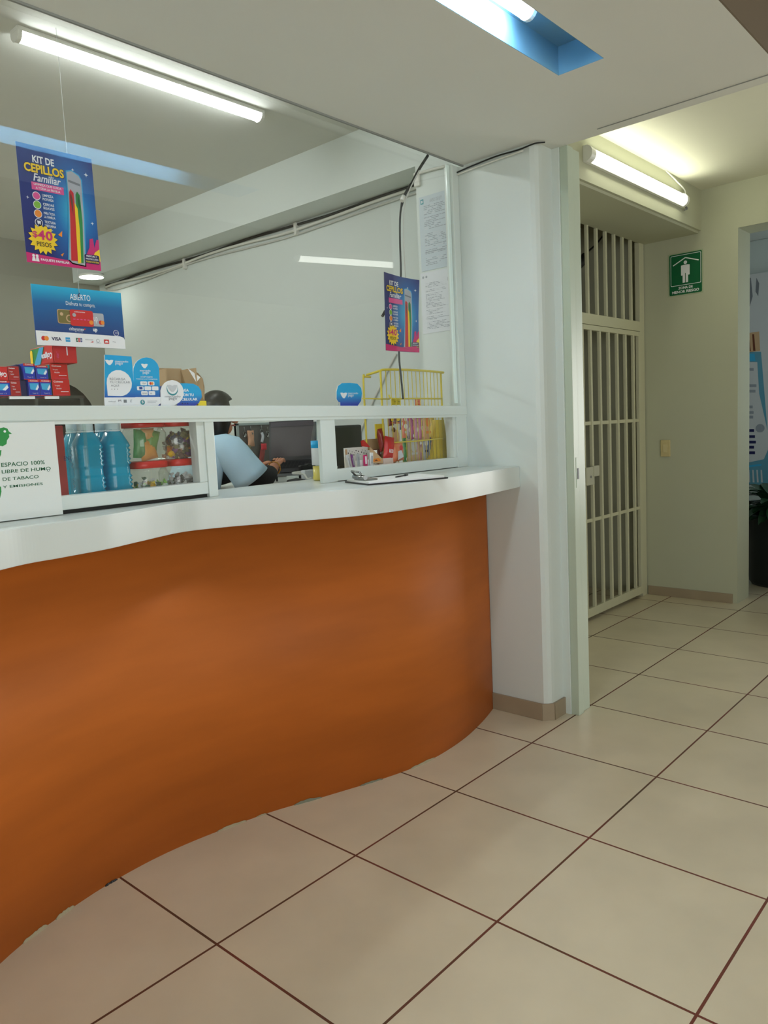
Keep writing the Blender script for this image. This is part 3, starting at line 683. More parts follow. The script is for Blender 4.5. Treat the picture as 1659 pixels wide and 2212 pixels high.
# ================================================================== cables
CBLK = mat('black_cable', (28, 30, 28), .5); CGRY = mat('grey_cable', (196, 198, 192), .5); CWHT = mat('white_cable', (215, 216, 208), .5)
def cable(name, label, pts, r, m, cat='cable', group=None, n=5):
    b = MB(); b.tube(catmull(pts, n), r, m, 7); return b.build(name, label=label, cat=cat, group=group)
wx = 3.835
cable('black_wall_cable', 'black cable running along the side wall just under the beam', [(wx, 1.33, 4.765)]+[(wx, 1.33+i*.72, 4.755+.012*math.sin(i*2.1)) for i in range(1, 9)]+[(wx, 7.4, 4.75)], .014, CBLK)
cable('white_wall_cable', 'white cable sagging below the black one along the side wall', [(wx-.01, 1.33, 4.74)]+[(wx-.01, 1.33+i*.72, 4.715+.02*math.sin(i*1.7)) for i in range(1, 9)]+[(wx-.01, 7.4, 4.72)], .016, CWHT)
cable('grey_wall_cable', 'thin grey cable hanging lowest under the beam of the side wall', [(wx, 1.33, 4.70)]+[(wx, 1.33+i*.72, 4.672+.022*math.sin(i*1.3+1)) for i in range(1, 9)]+[(wx, 7.4, 4.70)], .011, CGRY)
cable('white_column_cable', 'white cable curving over the top of the column beside the blue notice', [(XP-.015, 1.31, 4.64), (XP-.02, 1.26, 4.70), (XP-.02, 1.1, 4.70), (XP-.02, .95, 4.69)], .012, CWHT)
b = MB(); b.box(XP-.03, XP, 1.24, 1.30, 4.60, 4.72, CWHT, bev=.01); b.build('cable_clip', label='white cable clip on the column corner under the beam', cat='clip')
for k, yy in enumerate((3.28, 5.4)):
    b = MB(); b.box(3.80, 3.85, yy-.02, yy+.02, 4.64, 4.77, CWHT, bev=.008)
    b.build('cable_tie', label=('white tie gripping the wall cables at mid wall', 'white tie gripping the wall cables near the office back')[k], cat='clip')
cable('soffit_cable', 'dark cable tucked along the seam between column and soffit', [(XP-.018, .86, 4.61), (XP-.016, .70, 4.625), (XP-.016, .45, 4.64), (XP-.016, .24, 4.635), (XP-.01, .1, 4.645), (3.5, .04, 4.65)], .006, CBLK)
cable('soffit_cable', 'white cable beneath the dark one at the column top', [(XP-.02, .86, 4.59), (XP-.02, .70, 4.60), (XP-.018, .45, 4.61), (XP-.016, .2, 4.618)], .007, CWHT)
hp = [at(*q, y=.985) for q in ((924, 336), (905, 366), (890, 395), (874, 422), (865, 460), (864, 520), (866, 590), (863, 680), (862, 765), (866, 810), (871, 862))]
t = thing('hanging_black_cable', 'black cable hanging from the soffit edge down behind the curled poster', 'cable', tuple(hp[-1]))
b = MB(); b.tube(catmull(hp, 4), [.008 if i > 14 else .012 for i in range(41)], CBLK, 7); b.build('cable_run', t)
b = MB(); b.tube([at(872, 424, y=.935), at(868, 434, y=.935)], .018, CWHT, 8); b.build('tape_wrap', t)
hq = [at(*q, y=.96) for q in ((906, 368), (885, 410), (873, 450), (872, 520), (876, 600))]
cable('hanging_white_cable', 'thin white cable hanging beside the black one', hq, .005, CGRY)
hq = [at(*q, y=.95) for q in ((846, 640), (840, 662), (832, 672), (826, 683))]
t = thing('cable_stub', 'short loose cable end left of the curled poster', 'cable', tuple(hq[-1]))
b = MB(); b.tube(catmull(hq, 4), .005, CGRY, 6); b.build('wire', t)
b = MB(); b.tube([hq[-2], hq[-1]], .011, CBLK, 7); b.build('plug', t)
hq = [at(*q, x=3.84) for q in ((856, 765), (840, 795), (826, 825), (808, 862), (795, 892), (780, 930), (772, 960))]
cable('wall_conduit', 'thin grey conduit slanting down the side wall behind the wire rack', hq, .010, CWHT)
hq = [at(*q, x=XP-.01) for q in ((984, 841), (988, 852), (990, 866), (991, 873))]
cable('short_black_cord', 'short black cord poking up behind the rail by the column', hq, .006, CBLK)
# ================================================================== goods on the counter behind the glass
CT = 2.15
PLAS = glass_mat('clear_plastic', tint=(.93, .97, .95), rough=.05, base=.05, haze=.02)
JARG = glass_mat('jar_plastic', tint=(.93, .95, .92), rough=.05, base=.08, haze=.07)
BLIQ = mat('blue_liquid', (0, 172, 206), .12, trans=.35, coat=.5)
CAPW = mat('cap_white', (205, 226, 232), .4)
# clear display case carrying the toothpaste
t = thing('display_case', 'clear plastic display case behind the left sash carrying toothpaste boxes', 'display case', (-.4, 1.12, CT))
b = MB(); b.box(-1.0, .078, 1.0, 1.28, 2.765, 2.780, PLAS); b.build('top_shelf', t)
b = MB(); b.box(.050, .064, .985, 1.0, CT, 2.765, PLAS); b.build('side_panel', t)
b = MB(); b.box(-.20, -.188, .985, 1.0, CT, 2.765, PLAS); b.build('side_panel', t)
b = MB(); b.box(-.33, -.20, .99, 1.0, 2.762, 2.776, PAPER); b.box(-.145, -.07, .99, 1.0, 2.762, 2.776, PAPER); b.build('price_strip', t)
# tall red packet inside the case
b = MB(); b.box(-.095, -.035, 1.05, 1.12, CT, 2.62, mat('dull_red_card', (150, 44, 44), .5), bev=.006)
b.build('tall_red_packet', label='tall narrow red packet standing in the display case left of the bottles', cat='packet')

def bottle(name, label, x, y, rib=True, first=[None]):
    if first[0] is None:
        t = thing(name, label, 'bottle', (0, 0, 0), None)
        b = MB(); pr = [(.062, 0), (.070, .01)]
        n = 26
        for i in range(n+1):
            z = .015+.325*i/n
            r = .072+(.0045*math.cos(i*math.pi) if z < .17 or z > .22 else 0)-(.004 if .17 < z < .22 else 0)
            pr.append((r, z))
        pr += [(.068, .365), (.054, .395), (.042, .42), (.034, .43), (.034, .44)]
        b.lathe(pr, BLIQ, 24, sq=5); b.build('bottle_body', t)
        b = MB(); b.lathe([(.036, .436), (.043, .44), (.043, .50), (.038, .506), (0, .507)], CAPW, 20); b.build('cap', t)
        b = MB(); b.lathe([(.034, .425), (.046, .428), (.046, .436), (.036, .438)], mat('neck_ring', (210, 225, 230), .2), 20); b.build('neck_ring', t)
        first[0] = t
    else: t = copy_tree(first[0])
    t.location = Vector((x, y, CT))*T; t['label'] = label; ORG[t.name] = Vector((x, y, CT)); t['group'] = 'blue liquid bottles'
    return t
bottle('blue_bottle', 'front left bottle of blue liquid right beside the clear case wall', at(191, 1000, y=1.08).x, 1.085)
bottle('blue_bottle', 'front bottle of blue liquid touching the candy jars', at(254, 1000, y=1.08).x-.012, 1.085)
bottle('blue_bottle', 'rear bottle of blue liquid seen through the clear case wall at left', at(166, 1000, y=1.24).x, 1.24)
bottle('blue_bottle', 'rear bottle of blue liquid between the two front bottles', at(228, 1000, y=1.24).x, 1.24)
t = thing('clear_tube', 'pale clear tube with black letters in front of the rear left bottle', 'tube', (.0, 1.04, CT))
b = MB(); b.lathe([(.0, 0), (.026, 0), (.026, .44), (.02, .45)], PLAS, 14, (.0, 1.04, CT)); b.build('tube_body', t)
b = MB(); p = at(147, 998, y=1.03); A = Art(b, (p.x-.03, 1.012, p.z), (1, 0, 0), (0, 0, 1), 1, 1); A.text('ENJ', 0, 0, .036, .032, I['navy'], 1, fit=True); b.build('lettering', t)

LIDR = mat('red_jar_lid', (196, 34, 30), .35)
JH, JR = .242, .108
def jar(label, x, y, z, first=[None]):
    if first[0] is None:
        t = thing('candy_jar', label, 'jar', (0, 0, 0))
        b = MB(); b.lathe([(.0, .002), (JR-.012, 0), (JR, .012), (JR, .165), (JR-.01, .185), (JR-.016, .20)], JARG, 32, sq=5); b.build('jar_body', t)
        b = MB(); b.lathe([(JR-.004, .200), (JR-.002, .202), (JR-.002, .236), (JR-.008, JH), (0, JH)], LIDR, 32, sq=4.5)
        b.build('lid', t); first[0] = t
    else: t = copy_tree(first[0])
    t.location = Vector((x, y, z))*T; ORG[t.name] = Vector((x, y, z)); t['label'] = label; t['group'] = 'stacked candy jars'
    return t
jx0 = at(319, 1000, y=1.06).x; jx1 = at(391, 1000, y=1.06).x
jar('lower left candy jar with few pale sweets and red lid', jx0, 1.08, CT)
jar('lower right candy jar holding dark silver sweets under a red lid', jx1, 1.08, CT)
jar('upper left candy jar filled with green and orange bags', jx0, 1.08, CT+JH)
jar('upper right candy jar of colourful twisted sweets with red lid', jx1, 1.08, CT+JH)
CC = {}
def candy_mesh(col):
    if col in CC: return CC[col]
    b = MB(); m = I[col]
    b.lathe([(0, -.017), (.009, -.013), (.0125, 0), (.009, .013), (0, .017)], m, 8)
    for sgn in (-1, 1):
        c = b.v((0, 0, sgn*.015)); ring = [b.v((.013*math.cos(a)*(1+.25*(k % 2)), .013*math.sin(a), sgn*(.030+.004*(k % 2)))) for k, a in enumerate([2*math.pi*k/8 for k in range(8)])]
        for k in range(8): b.f([c, ring[k], ring[(k+1) % 8]], m)
    o = b.build('wrapped_candy', org=(0, 0, 0)); CC[col] = o.data; bpy.data.objects.remove(o); return CC[col]
def fill(jx, jy, z, n, cols, label, group, layers, sc=1.0):
    rnd = random.Random(n)
    for i in range(n):
        a = rnd.random()*6.28; r = (JR-.035)*math.sqrt(rnd.random())
        if rnd.random() < .5: a = -math.pi/2+rnd.uniform(-1.2, 1.2); r = (JR-.032)*rnd.uniform(.8, 1.0)
        o = bpy.data.objects.new('wrapped_candy', candy_mesh(cols[rnd.randrange(len(cols))])); COL.objects.link(o)
        o.location = Vector((jx+r*math.cos(a), jy+r*math.sin(a), z+.022+layers*(i/n)))*T
        o.rotation_euler = (rnd.random()*6, rnd.random()*6, rnd.random()*6); o.scale = (sc*1.25,)*3
        tag(o, label, 'candy', group)
fill(jx0, 1.08, CT, 40, ['lime', 'dgreen', 'lgrey', 'yellow'], 'small green and pale sweet at the bottom of the lower left jar', 'sweets in the lower left jar', .085)
fill(jx1, 1.08, CT, 60, ['grey', 'black', 'silver', 'white'], 'silver and black wrapped sweet in the lower right jar', 'sweets in the lower right jar', .10)
fill(jx1, 1.08, CT+JH, 64, ['purple', 'yellow', 'orange', 'brown', 'white', 'navy', 'gold'], 'bright twisted sweet in the upper right jar', 'sweets in the upper right jar', .125, 1.15)
def pillow(name, label, c, w, h, d, col, cat, rot=(0, 0, 0), art=None, group=None, parent=None, mt=None):
    """puffed bag: w x h, thickness d, front towards -Y"""
    m = mt or mat('bag_'+name+str(col), col, .3, noise=.12, nscale=30, bump=.3, bscale=30)
    b = MB(); R = Matrix.Rotation(rot[2], 4, 'Z') @ Matrix.Rotation(rot[1], 4, 'Y') @ Matrix.Rotation(rot[0], 4, 'X')
    b.M = Matrix.Translation(c) @ R
    N, K = 8, 8; F_, B_ = [], []
    for i in range(N+1):
        for j in range(K+1):
            u, v = i/N*2-1, j/K*2-1
            t_ = (1-abs(u)**2.6)*(1-abs(v)**4); dd = d/2*max(0, t_)**.6 + .003*math.sin(9*u+5*v)*(t_ > .1)
            x = w/2*u*(1-.05*math.cos(v*1.5)); z = h/2*v
            F_.append(b.v((x, -dd-.0005, z))); B_.append(b.v((x, dd+.0005, z)))
    for i in range(N):
        for j in range(K):
            q = (i*(K+1)+j, (i+1)*(K+1)+j, (i+1)*(K+1)+j+1, i*(K+1)+j+1)
            b.f([F_[k] for k in q], m, True); b.f([B_[k] for k in q[::-1]], m, True)
    if art:
        A = Art(b, (-w/2, -d/2-.004, -h/2), (1, 0, 0), (0, 0, 1), w, h); art(A)
    return b.build(name, label=label, cat=cat, group=group, parent=parent, org=None if parent else tuple(c))
for i, (dx, dz, w, h, c, rz) in enumerate(((-.06, .105, .085, .17, (60, 150, 66), .1), (.005, .068, .115, .125, (238, 160, 50), -.2), (.05, .125, .09, .12, (110, 160, 70), .3), (.015, .16, .09, .07, (222, 165, 95), 0))):
    pillow('gummy_bag', ('green gummy bag at the left wall of the upper left jar', 'orange gummy bag low in the upper left jar', 'light green gummy bag at the right in the upper left jar', 'peach coloured gummy bag at the top of the upper left jar')[i],
           (jx0+dx*.75, 1.055, CT+JH+dz), w, h, .05, c, 'candy bag', (0, rz, 0))

# ---------------------------------------------------------------- toothpaste
RED = mat('toothpaste_red_card', (196, 30, 28), .35); REDD = mat('toothpaste_dark_red_card', (168, 28, 28), .35); BLUC = mat('toothpaste_blue_card', (30, 52, 170), .35)
def tbox(label, x, y, z, w, h, d, kind, yaw=0.0, roll=0.0):
    """carton whose face w x h looks at the customer, depth d"""
    b = MB(); b.M = Matrix.Translation((x, y, z)) @ Matrix.Rotation(yaw, 4, 'Z') @ Matrix.Rotation(roll, 4, 'Y')
    base = {'end': RED, 'end2': REDD, 'blue': BLUC, 'side': RED, 'navy': I['navy']}[kind]
    b.box(0, w, 0, d, 0, h, base, bev=.002)
    A = Art(b, (0, 0, 0), (1, 0, 0), (0, 0, 1), w, h)
    if kind in ('end', 'end2'):
        A.text('Colgate', .08, .78, .62, .92, I['white'], 1, bold=.02); A.text('Triple', .12, .56, .42, .66, I['white'], 1); A.text('Acción', .2, .40, .5, .5, I['white'], 1)
        A.rect(.45, .24, .9, .27, I['white'], 1); A.rect(.2, .06, .85, .07, I['pink'], 1)
        A2 = Art(b, (0, d, 0), (0, -1, 0), (0, 0, 1), d, h)
        A2.rect(.0, .05, .98, .95, I['green'], 1); A2.poly([(.5, .05), (.98, .05), (.98, .95), (.7, .9)], I['teal'], 2)
    if kind == 'side':
        A.poly([(.02, .05), (.42, .05), (.62, .95), (.02, .95)], I['green'], 1); A.poly([(.12, .05), (.40, .05), (.60, .95), (.42, .95)], I['sky'], 2)
        A.poly([(.44, .05)]+[(.44+.26*math.sin(a), .05+.9*(1-math.cos(a))) for a in (.3, .6, .9, 1.2, 1.5)]+[(.98, .95), (.98, .05)], I['red'], 3)
        A.rrect(.0, .05, .11, .9, .04, I['yellow'], 3); A.text('Colgate', .50, .24, .95, .66, I['white'], 4, bold=.04, flip=True)
        A2 = Art(b, (w, 0, 0), (0, 1, 0), (0, 0, 1), d, h)
        A2.rect(.02, .02, .98, .98, I['red'], 1); A2.rect(.55, .4, .6, .85, I['white'], 2); A2.text('Colgate', .1, .15, .2, .6, I['pink'], 2)
    if kind == 'blue':
        A.rect(0, .86, 1, 1, I['red'], 1); A.rect(0, 0, 1, .04, I['red'], 1); A.text('Colgate', .15, .87, .85, .98, I['white'], 2, bold=.02)
        A.poly([(.1, .78), (.9, .78), (.9, .6), (.7, .35), (.15, .40)], I['sky'], 1); A.poly([(.6, .4), (.85, .72), (.92, .55), (.75, .35)], I['white'], 2)
        A.text('Total 12', .3, .12, .8, .2, I['lgrey'], 2)
    if kind == 'blue' and w > h*1.2:
        pass
    b.build('toothpaste_box', label=label, cat='toothpaste', group='toothpaste boxes on the display case', org=(x+w/2, y, z))
zt = 2.780
tx = lambda px: at(px, 830, y=1.02).x
wd = tx(152)-tx(114)
tbox('lowest red carton end at the right of the toothpaste stack', tx(113), 1.02, zt, wd, .088, .24, 'end', .04)
tbox('second red carton end, above the lowest at right', tx(112), 1.02, zt+.089, wd, .082, .24, 'end', .05)
NX = tx(116)
tbox('upside down toothpaste carton topmost of the stack with green and yellow print', NX+.009, 1.285, zt+.174, .30, .100, .125, 'side', -1.60, 0)
tbox('lower left blue toothpaste carton with pale swirl', tx(61), 1.02, zt, tx(85)-tx(61), .084, .2, 'blue')
tbox('lower right blue toothpaste carton beside the red ends', tx(86), 1.02, zt, tx(110)-tx(86), .084, .2, 'blue')
tbox('upper left blue toothpaste carton beneath the upside down one', tx(53), 1.02, zt+.085, tx(78)-tx(53), .084, .2, 'blue', .0, .02)
tbox('upper right blue toothpaste carton against the red ends', tx(80), 1.02, zt+.085, tx(106)-tx(80), .075, .2, 'blue')
tbox('dark navy carton standing behind the lower blue ones', tx(45), 1.04, zt, tx(60)-tx(45), .082, .15, 'navy')
tbox('grey carton end left of the upper blue toothpaste', tx(43), 1.05, zt+.083, tx(52)-tx(43), .082, .15, 'navy')
tbox('plain red carton end low at the left of the stack', tx(22), 1.02, zt, tx(44)-tx(22), .078, .2, 'end2')
tbox('plain red carton end upper at the left of the stack', tx(20), 1.02, zt+.079, tx(44)-tx(20), .073, .2, 'end2')
tbox('blue toothpaste carton at the far left bottom', tx(-22), 1.02, zt, tx(21)-tx(-22), .078, .09, 'blue')
tbox('upside down red toothpaste carton at the far left top', tx(-45), 1.02, zt+.079, tx(19)-tx(-45), .07, .09, 'side')

# ---------------------------------------------------------------- payment signs on the rail
def mp_print():
    g = MATS.get('payment_blue_print')
    if g: return g
    g = bpy.data.materials.new('payment_blue_print'); MATS['payment_blue_print'] = g; g.use_nodes = True; nt = g.node_tree
    tc = nt.nodes.new('ShaderNodeTexCoord'); sx = nt.nodes.new('ShaderNodeSeparateXYZ'); cr = nt.nodes.new('ShaderNodeValToRGB')
    nt.links.new(tc.outputs['Generated'], sx.inputs[0]); nt.links.new(sx.outputs[2], cr.inputs[0]); nt.links.new(cr.outputs[0], nt.nodes['Principled BSDF'].inputs['Base Color'])
    E_ = cr.color_ramp.elements; E_[0].position = .1; E_[0].color = (*lin((30, 60, 170)), 1); E_[1].position = .55; E_[1].color = (*lin((0, 165, 222)), 1)
    nt.nodes['Principled BSDF'].inputs['Roughness'].default_value = .35; return g
def hands(A, x, y, r, k, c1='white'):
    q = r*A.w/A.h
    A.poly([(x-r, y+.45*q), (x-.4*r, y+.5*q), (x, y+.35*q), (x+.4*r, y+.5*q), (x+r, y+.45*q), (x+.75*r, y-.1*q), (x+.2*r, y-.65*q), (x-.25*r, y-.65*q), (x-.75*r, y-.1*q)], I[c1], k)
def railz(x): return 2.675+.0122*(3.417-x)
YS = .935
def pay_sign(label, pts, draw, box_, y=YS, blue=True):
    P = [at(px, py, y=y) for px, py in pts]
    xs = [p.x for p in P]; x0, x1 = min(xs), max(xs); z0 = railz((x0+x1)/2)+.001; z1 = max(p.z for p in P); zz = min(p.z for p in P)
    b = MB(); m = mp_print() if blue else I['white']
    poly = [(p.x, z0 if p.z < zz+.004 else p.z) for p in P]
    F_ = [b.v((x, y, z)) for x, z in poly]; B_ = [b.v((x, y+.006, z)) for x, z in poly]
    b.f(F_, m); b.f(B_[::-1], PAPER)
    for i in range(len(F_)): b.f([F_[i], B_[i], B_[(i+1) % len(F_)], F_[(i+1) % len(F_)]], PAPER)
    A = Art(b, (x0, y, z0), (1, 0, 0), (0, 0, 1), x1-x0, z1-z0); draw(A)
    # fold-out foot behind
    b.f([b.v((x0+.03, y+.006, z0+.06)), b.v((x1-.03, y+.006, z0+.06)), b.v((x1-.03, y+.028, z0)), b.v((x0+.03, y+.028, z0))], PAPER)
    return b.build('payment_sign', label=label, cat='sign', org=((x0+x1)/2, y, z0))
def dA(A):
    hands(A, .26, .86, .13, 1); A.text('mercado', .44, .86, .86, .90, I['white'], 1, bold=.01); A.text('pago', .44, .80, .68, .855, I['white'], 1, bold=.01)
    A.poly([(.12, .21), (.52, .20)]+[(.52+.40*math.cos(math.radians(a)), .455+.255*math.sin(math.radians(a))) for a in range(-80, 181, 20)], I['white'], 1)
    A.text('RECARGA', .22, .51, .72, .555, I['grey'], 2); A.text('TU CELULAR', .22, .45, .86, .495, I['grey'], 2); A.text('AQUÍ', .24, .38, .50, .435, I['grey'], 2)
    for q in range(3): A.disc(.26+.09*q, .335, .012, I['grey'], 2)
    A.rect(0, 0, 1, .175, I['white'], 2); A.text('telcel', .12, .085, .34, .11, I['grey'], 3); A.text('M', .44, .09, .52, .13, I['navy'], 3); A.rect(.60, .07, .70, .13, I['grey'], 3); A.text('AT', .80, .07, .88, .13, I['mgrey'], 3)
pay_sign('rectangular blue phone top up sign with round white field on the rail', [(226, 766), (226, 875), (236, 876), (294, 876), (283, 770)][1:2]+[(294, 876), (284, 770), (226, 766)], dA, None)
def dB(A):
    hands(A, .45, .83, .13, 1); A.text('mercado', .26, .71, .66, .75, I['white'], 1, bold=.01); A.text('pago', .36, .65, .60, .70, I['white'], 1, bold=.01)
    A.text('ACEPTAMOS', .26, .585, .72, .615, I['white'], 1, bold=.01); A.text('TODAS LAS TARJETAS', .10, .54, .90, .568, I['white'], 1, bold=.015)
    for (x, y_) in ((.24, .43), (.52, .43), (.10, .33), (.38, .33), (.66, .33), (.24, .23), (.52, .23)): A.rrect(x, y_, x+.25, y_+.08, .03, I['white'], 1)
    A.disc(.62, .47, .045, I['red'], 2); A.disc(.68, .47, .045, I['orange'], 3); A.rect(.18, .345, .30, .40, I['blue'], 2)
    A.text('VISA', .29, .455, .44, .485, I['grey'], 2); A.text('carnet', .28, .25, .46, .285, I['grey'], 2); A.text('si', .58, .25, .64, .285, I['grey'], 2)
    A.poly([(0, 0), (.8, 0), (.97, .07), (1, .19), (0, .19)], I['white'], 2); A.disc(.26, .085, .085, I['teal'], 3); A.text('$', .22, .06, .30, .12, I['white'], 4)
    A.rect(.44, .10, .82, .115, I['lgrey'], 3); A.rect(.44, .07, .76, .085, I['lgrey'], 3)
pay_sign('arched blue card acceptance sign on the rail', [(294, 876), (345, 876), (345, 830), (344, 805)]+[(316+28*math.cos(math.radians(a)), 800-28*math.sin(math.radians(a))) for a in range(10, 180, 20)]+[(288, 805), (290, 840)], dB, None, y=YS+.002)
def dC(A):
    A.disc(.52, .66, .24, I['teal'], 1, n=18); A.disc(.52, .70, .22, I['white'], 2, n=18); hands(A, .52, .70, .22, 3, 'lgrey'); 
    A.text('mercado', .18, .34, .84, .42, I['grey'], 2); A.text('pago', .34, .22, .68, .33, I['grey'], 2)
pay_sign('white drop shaped payment sign on the rail', [(348, 876), (372, 876)]+[(372+25*math.cos(math.radians(a)), 848-27*math.sin(math.radians(a))) for a in range(-70, 181, 20)], dC, None, y=YS-.004, blue=False)
def dD(A):
    A.text('PAGA', .16, .64, .50, .76, I['white'], 1, bold=.035); A.text('CON TU', .18, .44, .68, .56, I['white'], 1, bold=.035); A.text('CELULAR', .18, .25, .82, .37, I['white'], 1, bold=.035)
    for q in range(3): A.disc(.22+.1*q, .13, .022, I['navy'], 1)
pay_sign('blue rounded phone payment sign tucked behind the white drop', [(382, 876), (420, 876), (430, 870), (436, 858), (435, 845), (429, 835), (418, 829), (400, 828), (386, 828)], dD, None, y=YS+.006)
def dE(A):
    hands(A, .28, .48, .13, 1); A.text('mercado', .44, .52, .84, .60, I['white'], 1, bold=.01); A.text('pago', .44, .38, .66, .50, I['white'], 1, bold=.01)
pay_sign('blue rounded payment sign alone on the rail at right', [(735, 876), (772, 876), (780, 866), (782, 850), (780, 838), (772, 829), (755, 827), (738, 828), (730, 834), (727, 846), (727, 862), (731, 868), (735, 869)], dE, None)
t = thing('yellow_note_block', 'small yellow block beside the phone payment sign', 'note block', (.8, .93, 2.71))
xa, xb = at(429, 868, y=.94).x, at(447, 868, y=.94).x
b = MB(); b.box(xa, xb, .945, .96, railz(xa)+.001, railz(xa)+.035, mat('yellow_note_paper', (236, 208, 40), .5), bev=.003); b.build('note_pad', t)
# cardboard box on the jars
CB = mat('cardboard', (176, 150, 112), .8, noise=.05, nscale=10); CBI = mat('cardboard_pale', (196, 180, 150), .8)
t = thing('cardboard_box', 'open cardboard box with folded flap standing on the candy jars', 'box', (.72, 1.12, CT+2*JH))
bx0, bx1, by0, by1, bz0, bz1 = at(341, 850, y=1.1).x, at(408, 850, y=1.1).x, 1.0, 1.17, CT+2*JH+.001, at(372, 796, y=1.17).z
b = MB()
b.box(bx0, bx1, by0, by1, bz0, bz0+.008, CB); b.box(bx0, bx1, by1-.008, by1, bz0, bz1, CB); b.box(bx0, bx0+.008, by0, by1, bz0, bz1-.02, CB); b.box(bx1-.008, bx1, by0, by1, bz0, bz1-.01, CB); b.box(bx0, bx1, by0, by0+.008, bz0, bz0+.12, CB)
b.build('box_body', t)
q = [at(402, 797, y=1.10), at(412, 797, y=1.06), at(428, 806, y=1.03), at(438, 818, y=1.02), at(442, 835, y=1.0), at(442, 868, y=1.0), at(408, 868, y=1.1)]
b = MB(); F_ = [b.v(p) for p in q]; B_ = [b.v(p+Vector((0, .008, 0))) for p in q]; b.f(F_[::-1], CB); b.f(B_, CB)
for i in range(len(q)): b.f([F_[i], F_[(i+1) % len(q)], B_[(i+1) % len(q)], B_[i]], CBI)
b.build('side_flap', t)
b = MB(); q = [at(406, 796, y=1.02), at(433, 815, y=1.0), at(424, 826, y=1.0)]; F_ = [b.v(p) for p in q]; B_ = [b.v(p+Vector((.004, .006, 0))) for p in q]; b.f(F_[::-1], PAPER); b.f(B_, PAPER)
for i in range(3): b.f([F_[i], F_[(i+1) % 3], B_[(i+1) % 3], B_[i]], PAPER)
b.build('folded_corner', t, label='pale folded corner of the flap')
b = MB(); xa, xb = at(352, 820, y=.985).x, at(381, 820, y=.985).x
b.lathe([(0, 0), ((xb-xa)/2, 0), ((xb-xa)/2, .17), ((xb-xa)/2-.01, .19), (0, .20)], mat('navy_tin', (24, 52, 120), .35), 20, ((xa+xb)/2, 1.06, bz0+.01))
b.build('navy_tin', label='dark blue round tin inside the cardboard box behind the white drop sign', cat='tin')

# ================================================================== right window goods
YEL = mat('yellow_wire_enamel', (206, 188, 60), .35)
YELP = mat('yellow_plate', (222, 196, 40), .4)
YR = 1.02
t = thing('yellow_wire_rack', 'yellow wire snack rack standing on the counter by the column', 'rack', (at(890, 900, y=YR).x, 1.12, CT))
r_ = lambda px, py, y=YR: at(px, py, y=y)
def wire(name, pts, r, par=t, lab=None): 
    b = MB(); b.tube(pts, r, YEL, 7); return b.build(name, par, label=lab)
topz = r_(826, 801).z; xl, xr = r_(826, 850).x, r_(948, 850).x; lowz = r_(845, 861).z
xR = 3.375
wire('top_wire', catmull([(xl, YR+.16, topz-.02), (xl, YR+.02, topz), (xl+.05, YR, topz+.01), ((xl+xr)/2, YR-.02, topz+.012), (xR-.04, YR-.01, topz+.003), (xR, YR+.01, topz)], 6), .010)
wire('middle_wire', catmull([(xl+.11, YR+.03, lowz+.03), (xl+.12, YR, lowz), ((xl+xr)/2, YR-.02, lowz-.002), (xR-.03, YR, lowz-.004)], 6), .007)
wire('hook_wire', [r_(783, 861), r_(841, 862)], .005)
nw = 15
for i in range(nw):
    x = xl+.05+(xR-.04-xl-.05)*i/(nw-1); yb = YR-.018*math.sin(math.pi*i/(nw-1))
    wire('upright_wire', [(x, yb, topz), (x, yb, CT+.03)], .0036)
for x in (xl, xR-.02): wire('frame_post', [(x, YR+.01, topz), (x, YR+.01, CT)], .009)
for x in (xl-.085, ): wire('frame_post', catmull([(x+.085, YR+.12, topz-.04), (x+.02, YR+.12, topz-.04), (x, YR+.12, topz-.06), (x, YR+.12, CT+.3), (x, YR+.12, CT)], 4), .008)
wire('basket_wire', catmull([(r_(845, 956).x, YR-.03, r_(845, 956).z), (r_(890, 953).x, YR-.06, r_(890, 953).z), (r_(939, 948).x, YR-.05, r_(939, 948).z), (r_(960, 948).x, YR, r_(960, 948).z)], 5), .006)
pa, pb = r_(811, 916, YR+.15), r_(832, 952, YR+.15)
b = MB(); b.box(pa.x, pb.x, YR+.15, YR+.16, pb.z-.2, pa.z, YELP); b.build('side_plate', t)
P = [r_(941, 907), r_(959, 907), r_(970, 992), r_(934, 992)]
b = MB(); F_ = [b.v(p) for p in P]; B_ = [b.v(p+Vector((0, .2, 0))) for p in P]; b.f(F_[::-1], YELP); b.f(B_, YELP)
for i in range(4): b.f([F_[i], F_[(i+1) % 4], B_[(i+1) % 4], B_[i]], YELP)
b.build('side_plate', t)
b = MB(); b.box(r_(729, 1005).x, xR-.05, YR-.04, 1.30, CT, CT+.022, YELP); b.build('bottom_shelf', t)

